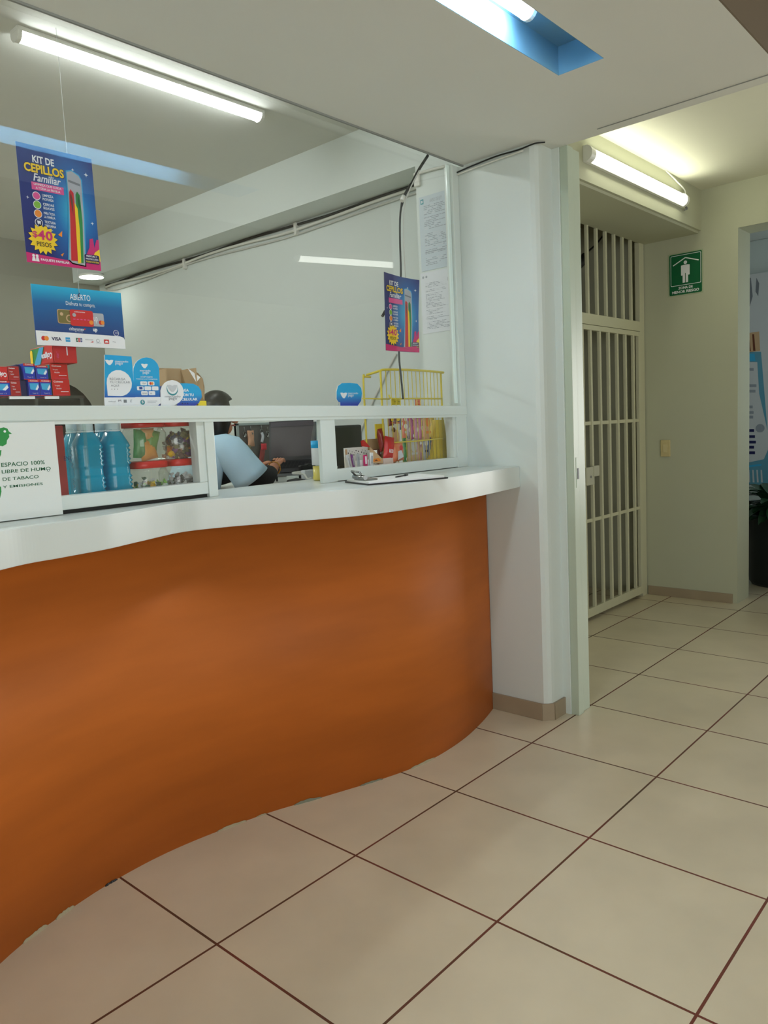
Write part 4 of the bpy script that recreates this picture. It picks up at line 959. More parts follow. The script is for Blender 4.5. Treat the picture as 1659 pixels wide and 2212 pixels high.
def strip_art(c1, c2, shapes):
    def f(A):
        for (k, x, y_, s_) in shapes:
            if k == 'd': A.disc(x, y_, s_, I[c1], 1, n=12)
            if k == 'r': A.rect(x-s_, y_-.05, x+s_, y_+.05, I[c2], 1)
            if k == 'e': A.disc(x, y_, s_, I[c2], 1, n=14, ry=s_*1.4)
    return f
packs = [  # px centre, py top, py bottom, px width, colour, word, art
 (844, 902, 921, 11, (110, 24, 30), 'dark maroon', ('yellow', 'red', [('d', .5, .6, .25), ('r', .5, .3, .3)])),
 (857, 902, 921, 11, (96, 20, 30), 'brown and yellow', ('yellow', 'orange', [('d', .5, .7, .35), ('r', .4, .3, .3)])),
 (866, 903, 928, 8, (60, 40, 130), 'violet', ('white', 'sky', [('d', .5, .4, .3), ('d', .5, .7, .25)])),
 (852, 922, 958, 22, (216, 216, 206), 'white', ('brown', 'tan', [('e', .5, .35, .3), ('d', .3, .7, .15)])),
 (873, 902, 946, 10, (226, 120, 84), 'orange and white', ('white', 'lgrey', [('d', .5, .8, .3), ('d', .5, .5, .4), ('r', .5, .25, .3)])),
 (881, 902, 950, 9, (190, 170, 180), 'pale lilac', ('pink', 'white', [('d', .5, .8, .3), ('e', .5, .4, .3)])),
 (890, 901, 953, 9, (176, 70, 130), 'magenta', ('white', 'pink', [('d', .5, .85, .3), ('e', .5, .5, .3), ('d', .5, .2, .3)])),
 (899, 901, 955, 9, (206, 140, 170), 'pink', ('navy', 'white', [('d', .5, .88, .28), ('e', .5, .45, .3), ('d', .5, .7, .2)])),
 (908, 901, 954, 9, (196, 110, 150), 'rose', ('black', 'white', [('d', .5, .88, .25), ('e', .5, .5, .3)])),
 (921, 901, 950, 15, (222, 172, 130), 'peach', ('white', 'orange', [('e', .5, .7, .3), ('r', .5, .3, .35)])),
 (934, 902, 952, 10, (214, 190, 90), 'gold', ('tan', 'yellow', [('e', .5, .5, .3)])),
 (876, 945, 997, 13, (40, 140, 60), 'green', ('white', 'lime', [('d', .5, .1, .25), ('r', .5, .5, .3), ('d', .5, .8, .2)])),
 (891, 954, 996, 20, (196, 176, 150), 'beige', ('tan', 'lgrey', [('e', .5, .7, .3), ('r', .5, .35, .35), ('d', .3, .15, .12)])),
 (906, 954, 995, 11, (190, 140, 140), 'dusty pink', ('white', 'tan', [('e', .5, .5, .25), ('d', .5, .8, .2)])),
 (918, 950, 994, 12, (170, 176, 190), 'silver blue', ('white', 'navy', [('d', .5, .75, .35), ('r', .5, .4, .25)])),
 (930, 950, 992, 9, (60, 96, 150), 'blue', ('tan', 'white', [('d', .5, .7, .3), ('r', .5, .25, .3)])),
]
for i, (px, p0, p1, pw, col, word, (c1, c2, sh)) in enumerate(packs):
    yy = 1.06+.012*(i % 3)+(.0 if p0 < 940 else .0)
    A0, A1 = at(px-pw/2, p0-6, y=yy), at(px+pw/2, p1, y=yy)
    word2 = 'hanging high in' if p0 < 940 else 'standing low in'
    pillow('snack_packet', '%s snack packet %s the yellow rack' % (word, word2), ((A0.x+A1.x)/2, yy, (A0.z+A1.z)/2), (A1.x-A0.x)*1.22, A0.z-A1.z, .026, col, 'snack', (0, 0, 0), strip_art(c1, c2, sh), group='snack packets in the yellow rack')
pillow('snack_packet', 'orange and yellow tag above the rail in the rack', tuple(at(902, 868, y=1.07)), .07, .06, .01, (220, 120, 80), 'snack', (0, 0, 0), strip_art('white', 'red', [('r', .5, .5, .2)]))
pillow('snack_packet', 'yellow and black packet tops above the rail in the rack', tuple(at(856, 868, y=1.07)), .11, .05, .01, (200, 180, 40), 'snack', (0, 0, 0), strip_art('black', 'black', [('r', .3, .5, .1), ('r', .7, .5, .1)]))
# red and orange bags, trays
def bag(px0, py0, px1, py1, y, col, lab, tilt, art=None):
    A0, A1 = at(px0, py0, y=y), at(px1, py1, y=y)
    pillow('snack_bag', lab, ((A0.x+A1.x)/2, y, (A0.z+A1.z)/2), A1.x-A0.x, A0.z-A1.z, .05, col, 'snack', (0, tilt, 0), art)
bag(817, 926, 830, 975, 1.05, (136, 22, 26), 'dark glossy red bag standing tallest beside the red one', -.12)
bag(828, 944, 851, 992, 1.0, (200, 30, 40), 'bright red snack bag with white mark', .18, lambda A: (A.rect(.3, .3, .7, .45, I['white'], 1), A.text('TIX', .35, .32, .65, .43, I['red'], 2, bold=.04)))
bag(846, 957, 872, 995, .995, (214, 120, 80), 'orange and silver snack bag before the rack', -.1, lambda A: (A.poly([(.2, .1), (.75, .2), (.6, .6), (.3, .55)], I['lgrey'], 1), A.disc(.6, .7, .15, I['red'], 1)))
t = thing('snack_tray', 'cardboard snack tray with peach front and orange flap', 'tray', (2.6, 1.05, CT+.022))
P = [at(800, 966, y=.985), at(827, 992, y=.985), at(827, 1001, y=.985), at(801, 1001, y=.985)]
b = MB(); F_ = [b.v(p) for p in P]; B_ = [b.v(p+Vector((0, .01, 0))) for p in P]; b.f(F_[::-1], I['tan']); b.f(B_, CB)
for i in range(4): b.f([F_[i], F_[(i+1) % 4], B_[(i+1) % 4], B_[i]], CB)
A = Art(b, tuple(P[3]), (1, 0, 0), (0, 0, 1), P[2].x-P[3].x, P[0].z-P[3].z); A.poly([(.1, .08), (.85, .08), (.7, .3), (.25, .25)], I['orange'], 1); A.poly([(.3, .12), (.6, .12), (.45, .22)], I['brown'], 2)
b.build('front_panel', t)
P = [at(781, 953, y=1.0), at(786, 950, y=1.0), at(800, 966, y=1.0), at(783, 964, y=1.0)]
b = MB(); F_ = [b.v(p) for p in P]; B_ = [b.v(p+Vector((0, .01, 0))) for p in P]; b.f(F_[::-1], I['red']); b.f(B_, I['red']); b.build('orange_flap', t)
P0, P1 = at(789, 949, y=1.16), at(821, 968, y=1.16)
b = MB(); b.box(P0.x, P1.x, 1.16, 1.17, CT+.022, P0.z, CB); b.box(P1.x-.01, P1.x, .99, 1.16, CT+.022, P1.z, CB); b.box(P0.x, P1.x, .99, 1.16, CT+.022, CT+.03, CB); b.build('tray_body', t)
P0, P1 = at(795, 966, y=1.1), at(821, 990, y=1.1)
for k in range(3):
    x = P0.x+(P1.x-P0.x)*(k+.5)/3
    pillow('sweet_packet', ('dark red sweet packet at left in the cardboard tray', 'dark red sweet packet in the middle of the cardboard tray', 'dark red sweet packet at right in the cardboard tray')[k], (x, 1.09, CT+.12), .045, .16, .02, (110, 30, 36), 'snack', (0, .15*(k-1), 0), strip_art('white', 'black', [('d', .5, .8, .2), ('r', .4, .5, .2)]))
b = MB(); P0, P1 = at(828, 990, y=.985), at(850, 1001, y=.985)
b.box(P0.x, P1.x, .985, 1.03, CT+.022, P0.z, mat('pale_pink_card', (226, 206, 196), .5), bev=.003); b.build('pale_card_box', label='small pale pink card box beneath the red snack bag', cat='box')
# toothbrush carton
t = thing('white_spotted_carton', 'white carton with black spots holding packaged toothbrushes', 'box', (2.4, 1.05, CT+.022))
P0, P1 = at(748, 968, y=1.08), at(800, 1004, y=1.08)
SPOT = I['black']
b = MB(); b.box(P0.x, P1.x, 1.10, 1.11, CT+.022, P0.z, PAPER); A = Art(b, (P0.x, 1.10, CT+.022), (1, 0, 0), (0, 0, 1), P1.x-P0.x, P0.z-CT-.022)
for k in range(16): A.disc(.08+.056*k+.01*(k % 3), .72+.2*((k*7) % 5)/5, .014+.008*(k % 2), SPOT, 1, n=8)
A.rect(.02, .75, .1, .95, I['tan'], 2); b.build('back_panel', t)
b = MB(); b.box(P0.x+.02, P1.x, 1.0, 1.01, CT+.022, CT+.13, PAPER); b.box(P1.x-.01, P1.x, 1.0, 1.1, CT+.022, P0.z-.03, PAPER); b.box(P0.x+.02, P1.x, 1.0, 1.1, CT+.022, CT+.03, PAPER)
A = Art(b, (P0.x+.02, 1.0, CT+.022), (1, 0, 0), (0, 0, 1), P1.x-P0.x-.02, .11)
for k in range(9): A.disc(.75+.025*k, .3+.5*((k*5) % 4)/4, .01+.008*(k % 2), SPOT, 1, n=8)
b.build('front_panel', t)
for k, (px, tilt, c, w_) in enumerate(((750, -.25, 'lgrey', 5), (757, -.2, 'purple', 5), (765, -.05, 'silver', 8), (779, .0, 'magenta', 10), (790, .08, 'white', 8))):
    P0 = at(px, 984, y=1.03)
    b = MB(); b.M = Matrix.Translation((P0.x, .985-.003*k, CT+.024)) @ Matrix.Rotation(tilt, 4, 'Y'); ww = w_*.0036
    b.box(-ww/2, ww/2, 0, .012, 0, .16 if k != 3 else .145, I[c], bev=.002)
    A = Art(b, (-ww/2, 0, 0), (1, 0, 0), (0, 0, 1), ww, .15); A.rect(.2, .1, .8, .3, I['white'] if c != 'white' else I['grey'], 1); A.rect(.25, .5, .75, .9, I['mgrey'] if k != 3 else I['white'], 1)
    b.build('toothbrush_pack', label=['pale toothbrush pack leaning at the carton left end', 'purple toothbrush pack leaning beside the pale one', 'silver toothbrush pack left of the magenta tube', 'magenta upright toothbrush pack in the white carton', 'white toothbrush pack right of the magenta tube'][k], cat='toothbrush', group='toothbrush packs in the white carton')
# small bottle by the wide post
P0 = at(688, 1000, y=1.12)
t = thing('small_yellow_bottle', 'clear bottle of yellow drink with blue label beside the wide post', 'bottle', (P0.x, 1.12, CT))
b = MB(); b.lathe([(0, 0), (.045, 0), (.048, .02), (.048, .30), (.035, .36), (.018, .42), (.018, .44)], PLAS, 20, (P0.x, 1.12, CT)); b.build('bottle_body', t)
b = MB(); b.lathe([(0, .004), (.042, .004), (.044, .02), (.044, .11), (0, .11)], mat('yellow_drink', (225, 200, 90), .3), 20, (P0.x, 1.12, CT)); b.build('drink', t)
b = MB(); b.lathe([(.0495, .245), (.0495, .30)], I['cyan'], 20, (P0.x, 1.12, CT)); b.lathe([(.0495, .12), (.0495, .245)], I['white'], 20, (P0.x, 1.12, CT)); b.build('bottle_label', t)
b = MB(); b.lathe([(.02, .44), (.02, .475), (0, .476)], I['white'], 16, (P0.x, 1.12, CT)); b.build('cap', t)
# clipboard outside
A_, B_, C_, D_ = Vector((1.635, .345)), Vector((2.215, .125)), Vector((2.37, .50)), Vector((1.80, .72))
t = thing('clipboard', 'black clipboard with white papers and pen lying on the counter edge', 'clipboard', (2.0, .42, CT))
b = MB(); b.prism([tuple(A_), tuple(B_), tuple(C_), tuple(D_)], CT+.001, CT+.010, BLACK); b.build('board', t)
ins = lambda v, c=Vector((2.0, .42)), s=.96: tuple(c+(v-c)*s)
b = MB(); b.prism([ins(A_), ins(B_, s=.93), ins(C_), ins(D_)], CT+.010, CT+.022, PAPER); b.build('paper_stack', t)
mid = (A_+D_)/2; ax = (D_-A_).normalized(); dx = (B_-A_).normalized()
MET = mat('clip_metal', (150, 152, 150), .25, metal=1.0)
b = MB(); c0 = mid+dx*.03; q = [c0-ax*.10, c0+ax*.10, c0+ax*.08+dx*.10, c0-ax*.08+dx*.10]
b.prism([tuple(p) for p in (q[0], q[3], q[2], q[1])], CT+.022, CT+.034, MET)
b.tube([(*(c0-ax*.10), CT+.045), (*(c0+ax*.10), CT+.045)], .016, MET, 8)
w0 = c0-dx*.03
b.tube([(*(c0-ax*.06), CT+.05), (*(w0-ax*.07), CT+.085), (*(w0+ax*.07), CT+.085), (*(c0+ax*.06), CT+.05)], .007, MET, 6); b.build('clip', t)
b = MB(); p0, p1 = Vector((1.98, .40)), Vector((2.12, .44)); b.tube([(*p0, CT+.028), (*p1, CT+.028)], .005, BLACK, 7); b.tube([(*p1, CT+.028), (*(p1+(p1-p0)*.35), CT+.028)], .008, BLACK, 7)
b.build('ballpoint_pen', label='dark ballpoint pen lying on the clipboard papers', cat='pen')
# ================================================================== workplace behind the counter
DZ = 2.03
t = thing('work_desk', 'white work desk along the side wall behind the counter', 'desk', (3.1, 2.9, 0))
b = MB(); b.box(2.35, 3.845, 1.55, 4.3, DZ-.06, DZ, SILLW, bev=.005); b.build('desk_top', t)
for x, y in ((2.4, 1.6), (3.78, 1.6), (2.4, 4.25), (3.78, 4.25)):
    b = MB(); b.box(x-.04, x+.04, y-.04, y+.04, 0, DZ-.06, GREY, bev=.004); b.build('leg', t)
# laptop
MBK = mat('laptop_black', (26, 26, 28), .35); SCRN = mat('laptop_screen', (72, 66, 68), .22)
BL, BR = Vector((2.93, 2.90)), Vector((3.22, 2.52)); bx = (BR-BL).normalized(); bn = Vector((-bx.y, bx.x))
if bn.x > 0: bn = -bn
zb = 2.245
t = thing('laptop', 'open black laptop raised on a stand with its dark screen facing the person', 'laptop', (*((BL+BR)/2), DZ))
tilt = -bn*.10
L2 = .39
def lidp(u, v, k=0): 
    p = BL+bx*((BR-BL).length*u)+tilt*v; return (p.x+bn.x*k, p.y+bn.y*k, zb+L2*v+.25*k)
b = MB()
q = [lidp(0, 0), lidp(1, 0), lidp(1, 1), lidp(0, 1)]; q2 = [lidp(0, 0, -.02), lidp(1, 0, -.02), lidp(1, 1, -.02), lidp(0, 1, -.02)]
F_ = [b.v(p) for p in q]; B_ = [b.v(p) for p in q2]; b.f(F_, MBK); b.f(B_[::-1], MBK)
for i in range(4): b.f([F_[i], F_[(i+1) % 4], B_[(i+1) % 4], B_[i]], MBK)
lid = b.build('laptop_lid', t)
b = MB(); b.f([b.v(lidp(u, v, .003)) for u, v in ((.04, .09), (.97, .09), (.97, .97), (.04, .97))], SCRN); b.build('screen', lid)
b = MB(); b.f([b.v(lidp(u, v, .005)) for u, v in ((.04, .86), (.97, .86), (.97, .97), (.04, .97))], mat('screen_bar', (58, 50, 58), .3)); b.f([b.v(lidp(u, v, .005)) for u, v in ((.04, .845), (.97, .845), (.97, .86), (.04, .86))], BLACK); b.build('screen_bar', lid)
D2 = .34
def dk(u, v, k=0):
    p = BL+bx*((BR-BL).length*u)+bn*(D2*v); return (p.x, p.y, zb-.115*v+k)
b = MB(); F_ = [b.v(dk(u, v)) for u, v in ((0, 0), (1, 0), (1, 1), (0, 1))]; B_ = [b.v(dk(u, v, -.024)) for u, v in ((0, 0), (1, 0), (1, 1), (0, 1))]
b.f(F_[::-1], MBK); b.f(B_, GREY)
for i in range(4): b.f([F_[i], F_[(i+1) % 4], B_[(i+1) % 4], B_[i]], GREY)
deck = b.build('laptop_deck', t)
b = MB()
for r in range(5):
    for c in range(12):
        u0_, v0_ = .06+.074*c, .14+.095*r
        b.f([b.v(dk(u, v, .004)) for u, v in ((u0_, v0_), (u0_+.062, v0_), (u0_+.062, v0_+.075), (u0_, v0_+.075))], mat('key_black', (16, 16, 18), .5))
b.build('keyboard', deck)
b = MB(); b.f([b.v(dk(u, v, .004)) for u, v in ((.36, .68), (.64, .68), (.64, .94), (.36, .94))], mat('touchpad', (40, 40, 44), .3)); b.build('touchpad', deck)
t = thing('laptop_stand', 'black stand lifting the laptop above the desk', 'stand', (*((BL+BR)/2), DZ))
for u in (.15, .85):
    b = MB(); b.tube([dk(u, .05, -.03), dk(u, .95, -.03)], .01, BLACK, 7); b.tube([dk(u, .05, -.03), (dk(u, .1)[0], dk(u, .1)[1], DZ+.008)], .01, BLACK, 7); b.tube([dk(u, .9, -.03), (dk(u, .9)[0], dk(u, .9)[1], DZ+.008)], .01, BLACK, 7); b.build('stand_arm', t)
cable('white_charger_cable', 'white charging cable curling from the laptop side', [dk(1.0, .7, -.02), at(632, 1022, y=2.3), at(655, 1024, y=2.25), at(664, 1034, y=2.2), at(672, 1033, y=2.2)], .010, CWHT)
b = MB(); p = at(640, 1034, y=2.05); b.lathe([(0, 0), (.09, 0), (.10, .03), (.08, .07), (0, .085)], BLACK, 18, (p.x, p.y, DZ)); b.build('black_mouse', label='black computer mouse half hidden below the laptop', cat='mouse')
b = MB(); p = at(668, 1030, y=2.25); b.box(p.x-.05, p.x+.07, p.y, p.y+.06, DZ, DZ+.13, I['lgrey'], bev=.01); b.build('white_adapter', label='white power adapter on the desk under the laptop edge', cat='adapter')
for k, (px, py, lab) in enumerate(((674, 1012, 'small black gadget leaning behind the laptop edge'), (660, 1016, 'small black gadget below the laptop corner'))):
    b = MB(); p = at(px, py, y=2.4); b.box(p.x-.05, p.x+.05, p.y, p.y+.05, DZ, p.z+.05, BLACK, bev=.008); b.build('black_gadget', label=lab, cat='gadget')
# key board behind the laptop
Yk = 3.45
K0, K1 = at(515, 1003, y=Yk), at(612, 911, y=Yk)
t = thing('key_board', 'metal framed grey board with hanging keys behind the laptop', 'key board', ((K0.x+K1.x)/2, Yk, DZ))
b = MB(); b.box(K0.x, K1.x, Yk, Yk+.03, DZ, K1.z, mat('key_board_grey', (112, 108, 102), .35)); b.build('back_board', t)
ALU = mat('aluminium_frame', (176, 186, 186), .3, metal=.8)
b = MB(); b.box(K0.x, K1.x, Yk-.02, Yk+.035, K1.z-.025, K1.z, ALU, bev=.003); b.build('frame_bar', t)
b = MB(); b.box(K0.x, K0.x+.025, Yk-.02, Yk+.035, DZ, K1.z, ALU, bev=.003); b.build('frame_bar', t)
def hang(name, label, px, py0, py1, w, m, cat, grp=None):
    a, c = at(px, py0, y=Yk-.03), at(px, py1, y=Yk-.03)
    b = MB(); b.tube([(a.x, a.y, a.z), (a.x, a.y, a.z-.05)], .005, MET, 6)
    b.tube([(a.x+.018*math.cos(q), a.y, a.z-.065+.018*math.sin(q)) for q in [i*math.pi/5 for i in range(11)]], .005, MET, 5)
    b.tube(catmull([(a.x, a.y, a.z-.08), (a.x+.01, a.y-.005, (a.z+c.z)/2-.03), (a.x-.005, a.y, c.z)], 4), [w*.5]*9 if True else w, m, 7)
    return b.build(name, label=label, cat=cat, group=grp)
hang('hanging_key', 'leftmost bunch of keys on the grey board', 527, 922, 945, .03, MET, 'key', 'keys on the grey board')
hang('hanging_key', 'second bunch of keys from the left on the grey board', 541, 920, 940, .035, MET, 'key', 'keys on the grey board')
hang('hanging_key', 'key on a pale strap right of the peach pouch', 564, 918, 955, .03, I['lgrey'], 'key', 'keys on the grey board')
hang('hanging_key', 'rightmost key beside the laptop lid', 577, 922, 945, .03, MET, 'key', 'keys on the grey board')
P0 = at(542, 947, y=Yk-.03); pillow('peach_pouch', 'peach coloured pouch hanging on the grey board', tuple(P0), .09, .17, .04, (206, 158, 126), 'pouch')
P0 = at(538, 970, y=Yk-.03); pillow('dark_pouch', 'olive coloured small pouch under the peach one', tuple(P0), .06, .09, .03, (120, 112, 84), 'pouch')
P0 = at(570, 965, y=Yk-.03); pillow('red_heart_tag', 'round red tag on the grey board', tuple(P0), .08, .07, .03, (206, 60, 66), 'tag')
P0 = at(566, 985, y=Yk-.03); pillow('red_strap', 'dull red strap hanging below the round red tag', tuple(P0), .07, .15, .02, (150, 72, 66), 'strap', (0, .25, 0))
# black monitor at right
t = thing('black_monitor', 'black flat monitor seen from behind above the yellow shelf', 'monitor', (2.95, 1.8, DZ))
P0, P1 = at(716, 1008, y=1.8), at(778, 917, y=1.8)
b = MB(); b.box(P0.x, P1.x, 1.78, 1.84, P0.z, P1.z, mat('monitor_shell', (34, 42, 46), .5), bev=.02); b.build('monitor_shell', t)
b = MB(); b.box((P0.x+P1.x)/2-.05, (P0.x+P1.x)/2+.05, 1.84, 1.87, DZ+.01, P0.z+.15, BLACK); b.build('monitor_neck', t)
b = MB(); b.box((P0.x+P1.x)/2-.14, (P0.x+P1.x)/2+.14, 1.74, 1.98, DZ, DZ+.015, BLACK, bev=.004); b.build('monitor_foot', t)
# black office chair at left
CHB = mat('chair_black_leather', (44, 42, 38), .45)
t = thing('office_chair', 'empty dark office chair whose rounded back shows above the rail', 'chair', (.42, 2.45, 0))
b = MB(); q = []
cxh, cyh, wx_, hz = .44, 2.4, .47, .62
zc_ = 2.36
pts = [(cxh+wx_*math.copysign(abs(math.cos(a))**.667, math.cos(a)), zc_+hz*math.copysign(abs(math.sin(a))**.667, math.sin(a))) for a in [2*math.pi*i/36 for i in range(36)]]
F_ = [b.v((x, cyh, z)) for x, z in pts]; B_ = [b.v((x, cyh+.09, z)) for x, z in pts]
Fi = [b.v((cxh+(x-cxh)*.8, cyh-.03, zc_+(z-zc_)*.85)) for x, z in pts]
b.f(Fi, CHB, True); b.f(B_[::-1], CHB, True)
for i in range(36): b.f([F_[i], F_[(i+1) % 36], B_[(i+1) % 36], B_[i]], CHB, True); b.f([F_[i], F_[(i+1) % 36], Fi[(i+1) % 36], Fi[i]], CHB, True)
b.build('backrest', t)
b = MB(); b.box(.04, .84, 2.5, 3.25, 1.30, 1.42, CHB, bev=.04); b.build('seat', t)
b = MB(); b.box(.38, .50, 2.47, 2.53, 1.30, 1.9, BLACK); b.build('back_bracket', t)
b = MB(); b.tube([(.44, 2.9, 1.30), (.44, 2.9, .12)], .04, GREY, 10); b.build('gas_column', t)
for k in range(5):
    a = 2*math.pi*k/5; e_ = (.44+.45*math.cos(a), 2.9+.45*math.sin(a), .10)
    b = MB(); b.tube([(.44, 2.9, .16), e_], .025, BLACK, 7); b.tube([(e_[0], e_[1]-.02, .045), (e_[0], e_[1]+.02, .045)], .045, BLACK, 10); b.build('base_leg', t)

# ---------------------------------------------------------------- the person at the laptop
def skin_mesh(name, verts, edges, radii, m, parent=None, root=0, sub=2, label=None, cat=None, smooth=True):
    o0 = ORG.get(parent.name) if parent else Vector((1.9, 2.6, 0))
    me = bpy.data.meshes.new(name); me.from_pydata([tuple((Vector(v)-o0)*T) for v in verts], edges, [])
    o = bpy.data.objects.new(name, me); COL.objects.link(o); ORG[o.name] = o0
    md = o.modifiers.new('skin', 'SKIN'); md.use_smooth_shade = True; md.branch_smoothing = .6
    for i, r in enumerate(radii):
        rr = r if isinstance(r, tuple) else (r, r)
        me.skin_vertices[0].data[i].radius = (rr[0]*T, rr[1]*T)
    me.skin_vertices[0].data[root].use_root = True
    ms = o.modifiers.new('sub', 'SUBSURF'); ms.levels = sub; ms.render_levels = sub
    me.materials.append(m)
    if parent: o.parent = parent
    else: o.location = o0*T
    tag(o, label, cat); return o
SKINM = mat('skin', (186, 128, 98), .5, noise=.03, nscale=8)
SHIRT = mat('pale_blue_shirt', (172, 204, 222), .75, noise=.03, nscale=5, bump=.35, bscale=9)
SLEEV = mat('black_knit_sleeve', (20, 21, 24), .85)
HAIR = mat('black_hair', (20, 18, 18), .38, bump=.4, bscale=60, stretch=(1, 1, .15))
TROU = mat('dark_trousers', (36, 40, 56), .8)
V, E_, R_ = [], [], []
def jt(p, r, par=None):
    V.append(tuple(p)); R_.append(r)
    if par is not None: E_.append((par, len(V)-1))
    return len(V)-1
pel = jt((1.66, 2.62, 1.42), (.24, .28)); wai = jt((1.70, 2.60, 1.72), (.22, .25), pel); che = jt((1.78, 2.56, 2.08), (.22, .27), wai)
cla = jt((1.90, 2.52, 2.40), (.14, .20), che); nek = jt((1.98, 2.48, 2.52), .085, cla); jaw = jt((2.05, 2.46, 2.60), (.110, .095), nek)
fac = jt((2.065, 2.455, 2.69), (.135, .12), jaw); crn = jt((2.04, 2.455, 2.79), (.125, .115), fac)
nos1 = jt((2.165, 2.45, 2.66), .04, fac); nos2 = jt((2.225, 2.445, 2.635), .022, nos1)
chn = jt((2.14, 2.45, 2.565), .042, jaw)
# near (right) arm
sh = jt((1.94, 2.25, 2.42), .115, cla); el = jt((2.12, 2.16, 2.13), .085, sh); fa = jt((2.33, 2.24, 2.135), .075, el); wr = jt((2.52, 2.36, 2.185), .046, fa)
pm = jt((2.62, 2.43, 2.225), (.055, .040), wr)
# far arm
sh2 = jt((1.94, 2.79, 2.40), .11, cla); el2 = jt((2.15, 3.02, 2.12), .08, sh2); fa2 = jt((2.40, 2.98, 2.13), .07, el2); wr2 = jt((2.62, 2.88, 2.17), .045, fa2); pm2 = jt((2.73, 2.82, 2.20), (.055, .04), wr2)
# legs
for s_ in (-1, 1):
    hp = jt((1.72, 2.62+.15*s_, 1.38), .17, pel); kn = jt((2.16, 2.62+.17*s_, 1.36), .12, hp); cf = jt((2.20, 2.62+.17*s_, 1.0), .10, kn); an = jt((2.16, 2.62+.17*s_, .56), .06, cf); ft = jt((2.34, 2.62+.18*s_, .50), .055, an)
# fingers: near hand resting on the keys, knuckles raised
def fingers(palm, d, side, up, flip):
    d = Vector(d).normalized(); side = Vector(side).normalized(); P = Vector(V[palm])
    for k, (off, ln) in enumerate(((.038, .085), (.014, .098), (-.012, .092), (-.036, .072))):
        a = jt(P+d*.055+side*off+Vector((0, 0, .018)), .0175, palm)
        c = jt(P+d*(.055+ln*.5)+side*off*1.15+Vector((0, 0, .030)), .0155, a)
        e = jt(P+d*(.055+ln*.85)+side*off*1.2+Vector((0, 0, .006)), .014, c)
        jt(P+d*(.055+ln*1.05)+side*off*1.2+Vector((0, 0, -.012)), .0115, e)
    a = jt(P-d*.01+side*.05*flip+Vector((0, 0, -.005)), .021, palm)
    c = jt(P+d*.045+side*.082*flip+Vector((0, 0, -.012)), .017, a); jt(P+d*.095+side*.085*flip+Vector((0, 0, -.016)), .0135, c)
fingers(pm, (.82, .50, .22), (-.52, .85, 0), 0, 1)
fingers(pm2, (.85, -.45, .12), (.45, .85, 0), 0, -1)
person = skin_mesh('person', V, E_, R_, SKINM, sub=2, label='person in pale blue shirt over black sleeves typing on the laptop', cat='person')
# clothing and hair as children
c_ = lambda i: V[i]
def mid(a, b_, t_): return tuple(Vector(a).lerp(Vector(b_), t_))
sv = [c_(pel), c_(wai), c_(che), c_(cla), mid(c_(cla), c_(nek), .55), c_(sh), mid(c_(sh), c_(el), .35), c_(sh2), mid(c_(sh2), c_(el2), .9)]
shirt = skin_mesh('shirt', sv, [(0, 1), (1, 2), (2, 3), (3, 4), (3, 5), (5, 6), (3, 7), (7, 8)], [(.29, .33), (.26, .30), (.25, .31), (.18, .25), .12, .145, .135, .14, .13], SHIRT, person, root=0)
b = MB(); p0, p1 = Vector(c_(sh)), Vector(c_(el)); dd = (p1-p0)
pp = [p0-dd*.30+Vector((-.04, .06, .0)), p0-dd*.12+Vector((-.02, .03, .0)), p0+dd*.05, p0+dd*.3, p0+dd*.55, p0+dd*.8, p0+dd*.98, p0+dd*.97]
b.tube([tuple(p) for p in pp], [.02, .10, .138, .148, .150, .156, .166, .150], SHIRT, 26, cap=False); b.build('shirt_sleeve', person)
skin_mesh('sleeve', [mid(c_(sh), c_(el), .5), c_(el), c_(fa), mid(c_(fa), c_(wr), .8)], [(0, 1), (1, 2), (2, 3)], [.10, .108, .10, .072], SLEEV, person)
skin_mesh('sleeve', [mid(c_(sh2), c_(el2), .5), c_(el2), c_(fa2), mid(c_(fa2), c_(wr2), .8)], [(0, 1), (1, 2), (2, 3)], [.10, .10, .09, .066], SLEEV, person)
skin_mesh('trousers', [(1.66, 2.62, 1.42)]+[p for s_ in (-1, 1) for p in ((1.72, 2.62+.15*s_, 1.38), (2.16, 2.62+.17*s_, 1.36), (2.20, 2.62+.17*s_, 1.0), (2.16, 2.62+.17*s_, .62))],
          [(0, 1), (1, 2), (2, 3), (3, 4), (0, 5), (5, 6), (6, 7), (7, 8)], [(.27, .31), .19, .145, .12, .10, .19, .145, .12, .10], TROU, person)
b = MB(); NU, NV = 28, 18; hc = Vector((2.02, 2.46, 2.745)); rows = []
for j in range(NV+1):
    ph = math.pi*j/NV; row = []
    for i in range(NU):
        th = 2*math.pi*i/NU; n_ = Vector((math.sin(ph)*math.cos(th), math.sin(ph)*math.sin(th), math.cos(ph)))
        r = Vector((.165, .150, .170)); wv = 1+.018*math.sin(th*9+ph*3)
        p = Vector((n_.x*r.x*wv, n_.y*r.y*wv, n_.z*r.z))
        if n_.z < -.1 and n_.x < .35: p.z = n_.z*.34; p.x = p.x*.85-.03        # falls over the nape
        if n_.x > .38 and n_.z < .42: p.x *= .5; p.y *= .8                       # open at the face
        row.append(b.v(hc+p))
    rows.append(row)
for j in range(NV):
    for i in range(NU): b.f([rows[j][i], rows[j+1][i], rows[j+1][(i+1) % NU], rows[j][(i+1) % NU]], HAIR, True)
b.build('hair', person)
for s_ in (-1, 1):
    b = MB(); b.tube([(2.19, 2.455+.045*s_, 2.70), (2.197, 2.455+.045*s_, 2.70)], .012, I['black'], 8); b.build('eye', person)
b = MB(); b.tube([(2.172, 2.425, 2.605), (2.182, 2.45, 2.606), (2.172, 2.475, 2.605)], .008, mat('lips', (150, 76, 66), .4), 6); b.build('mouth', person)
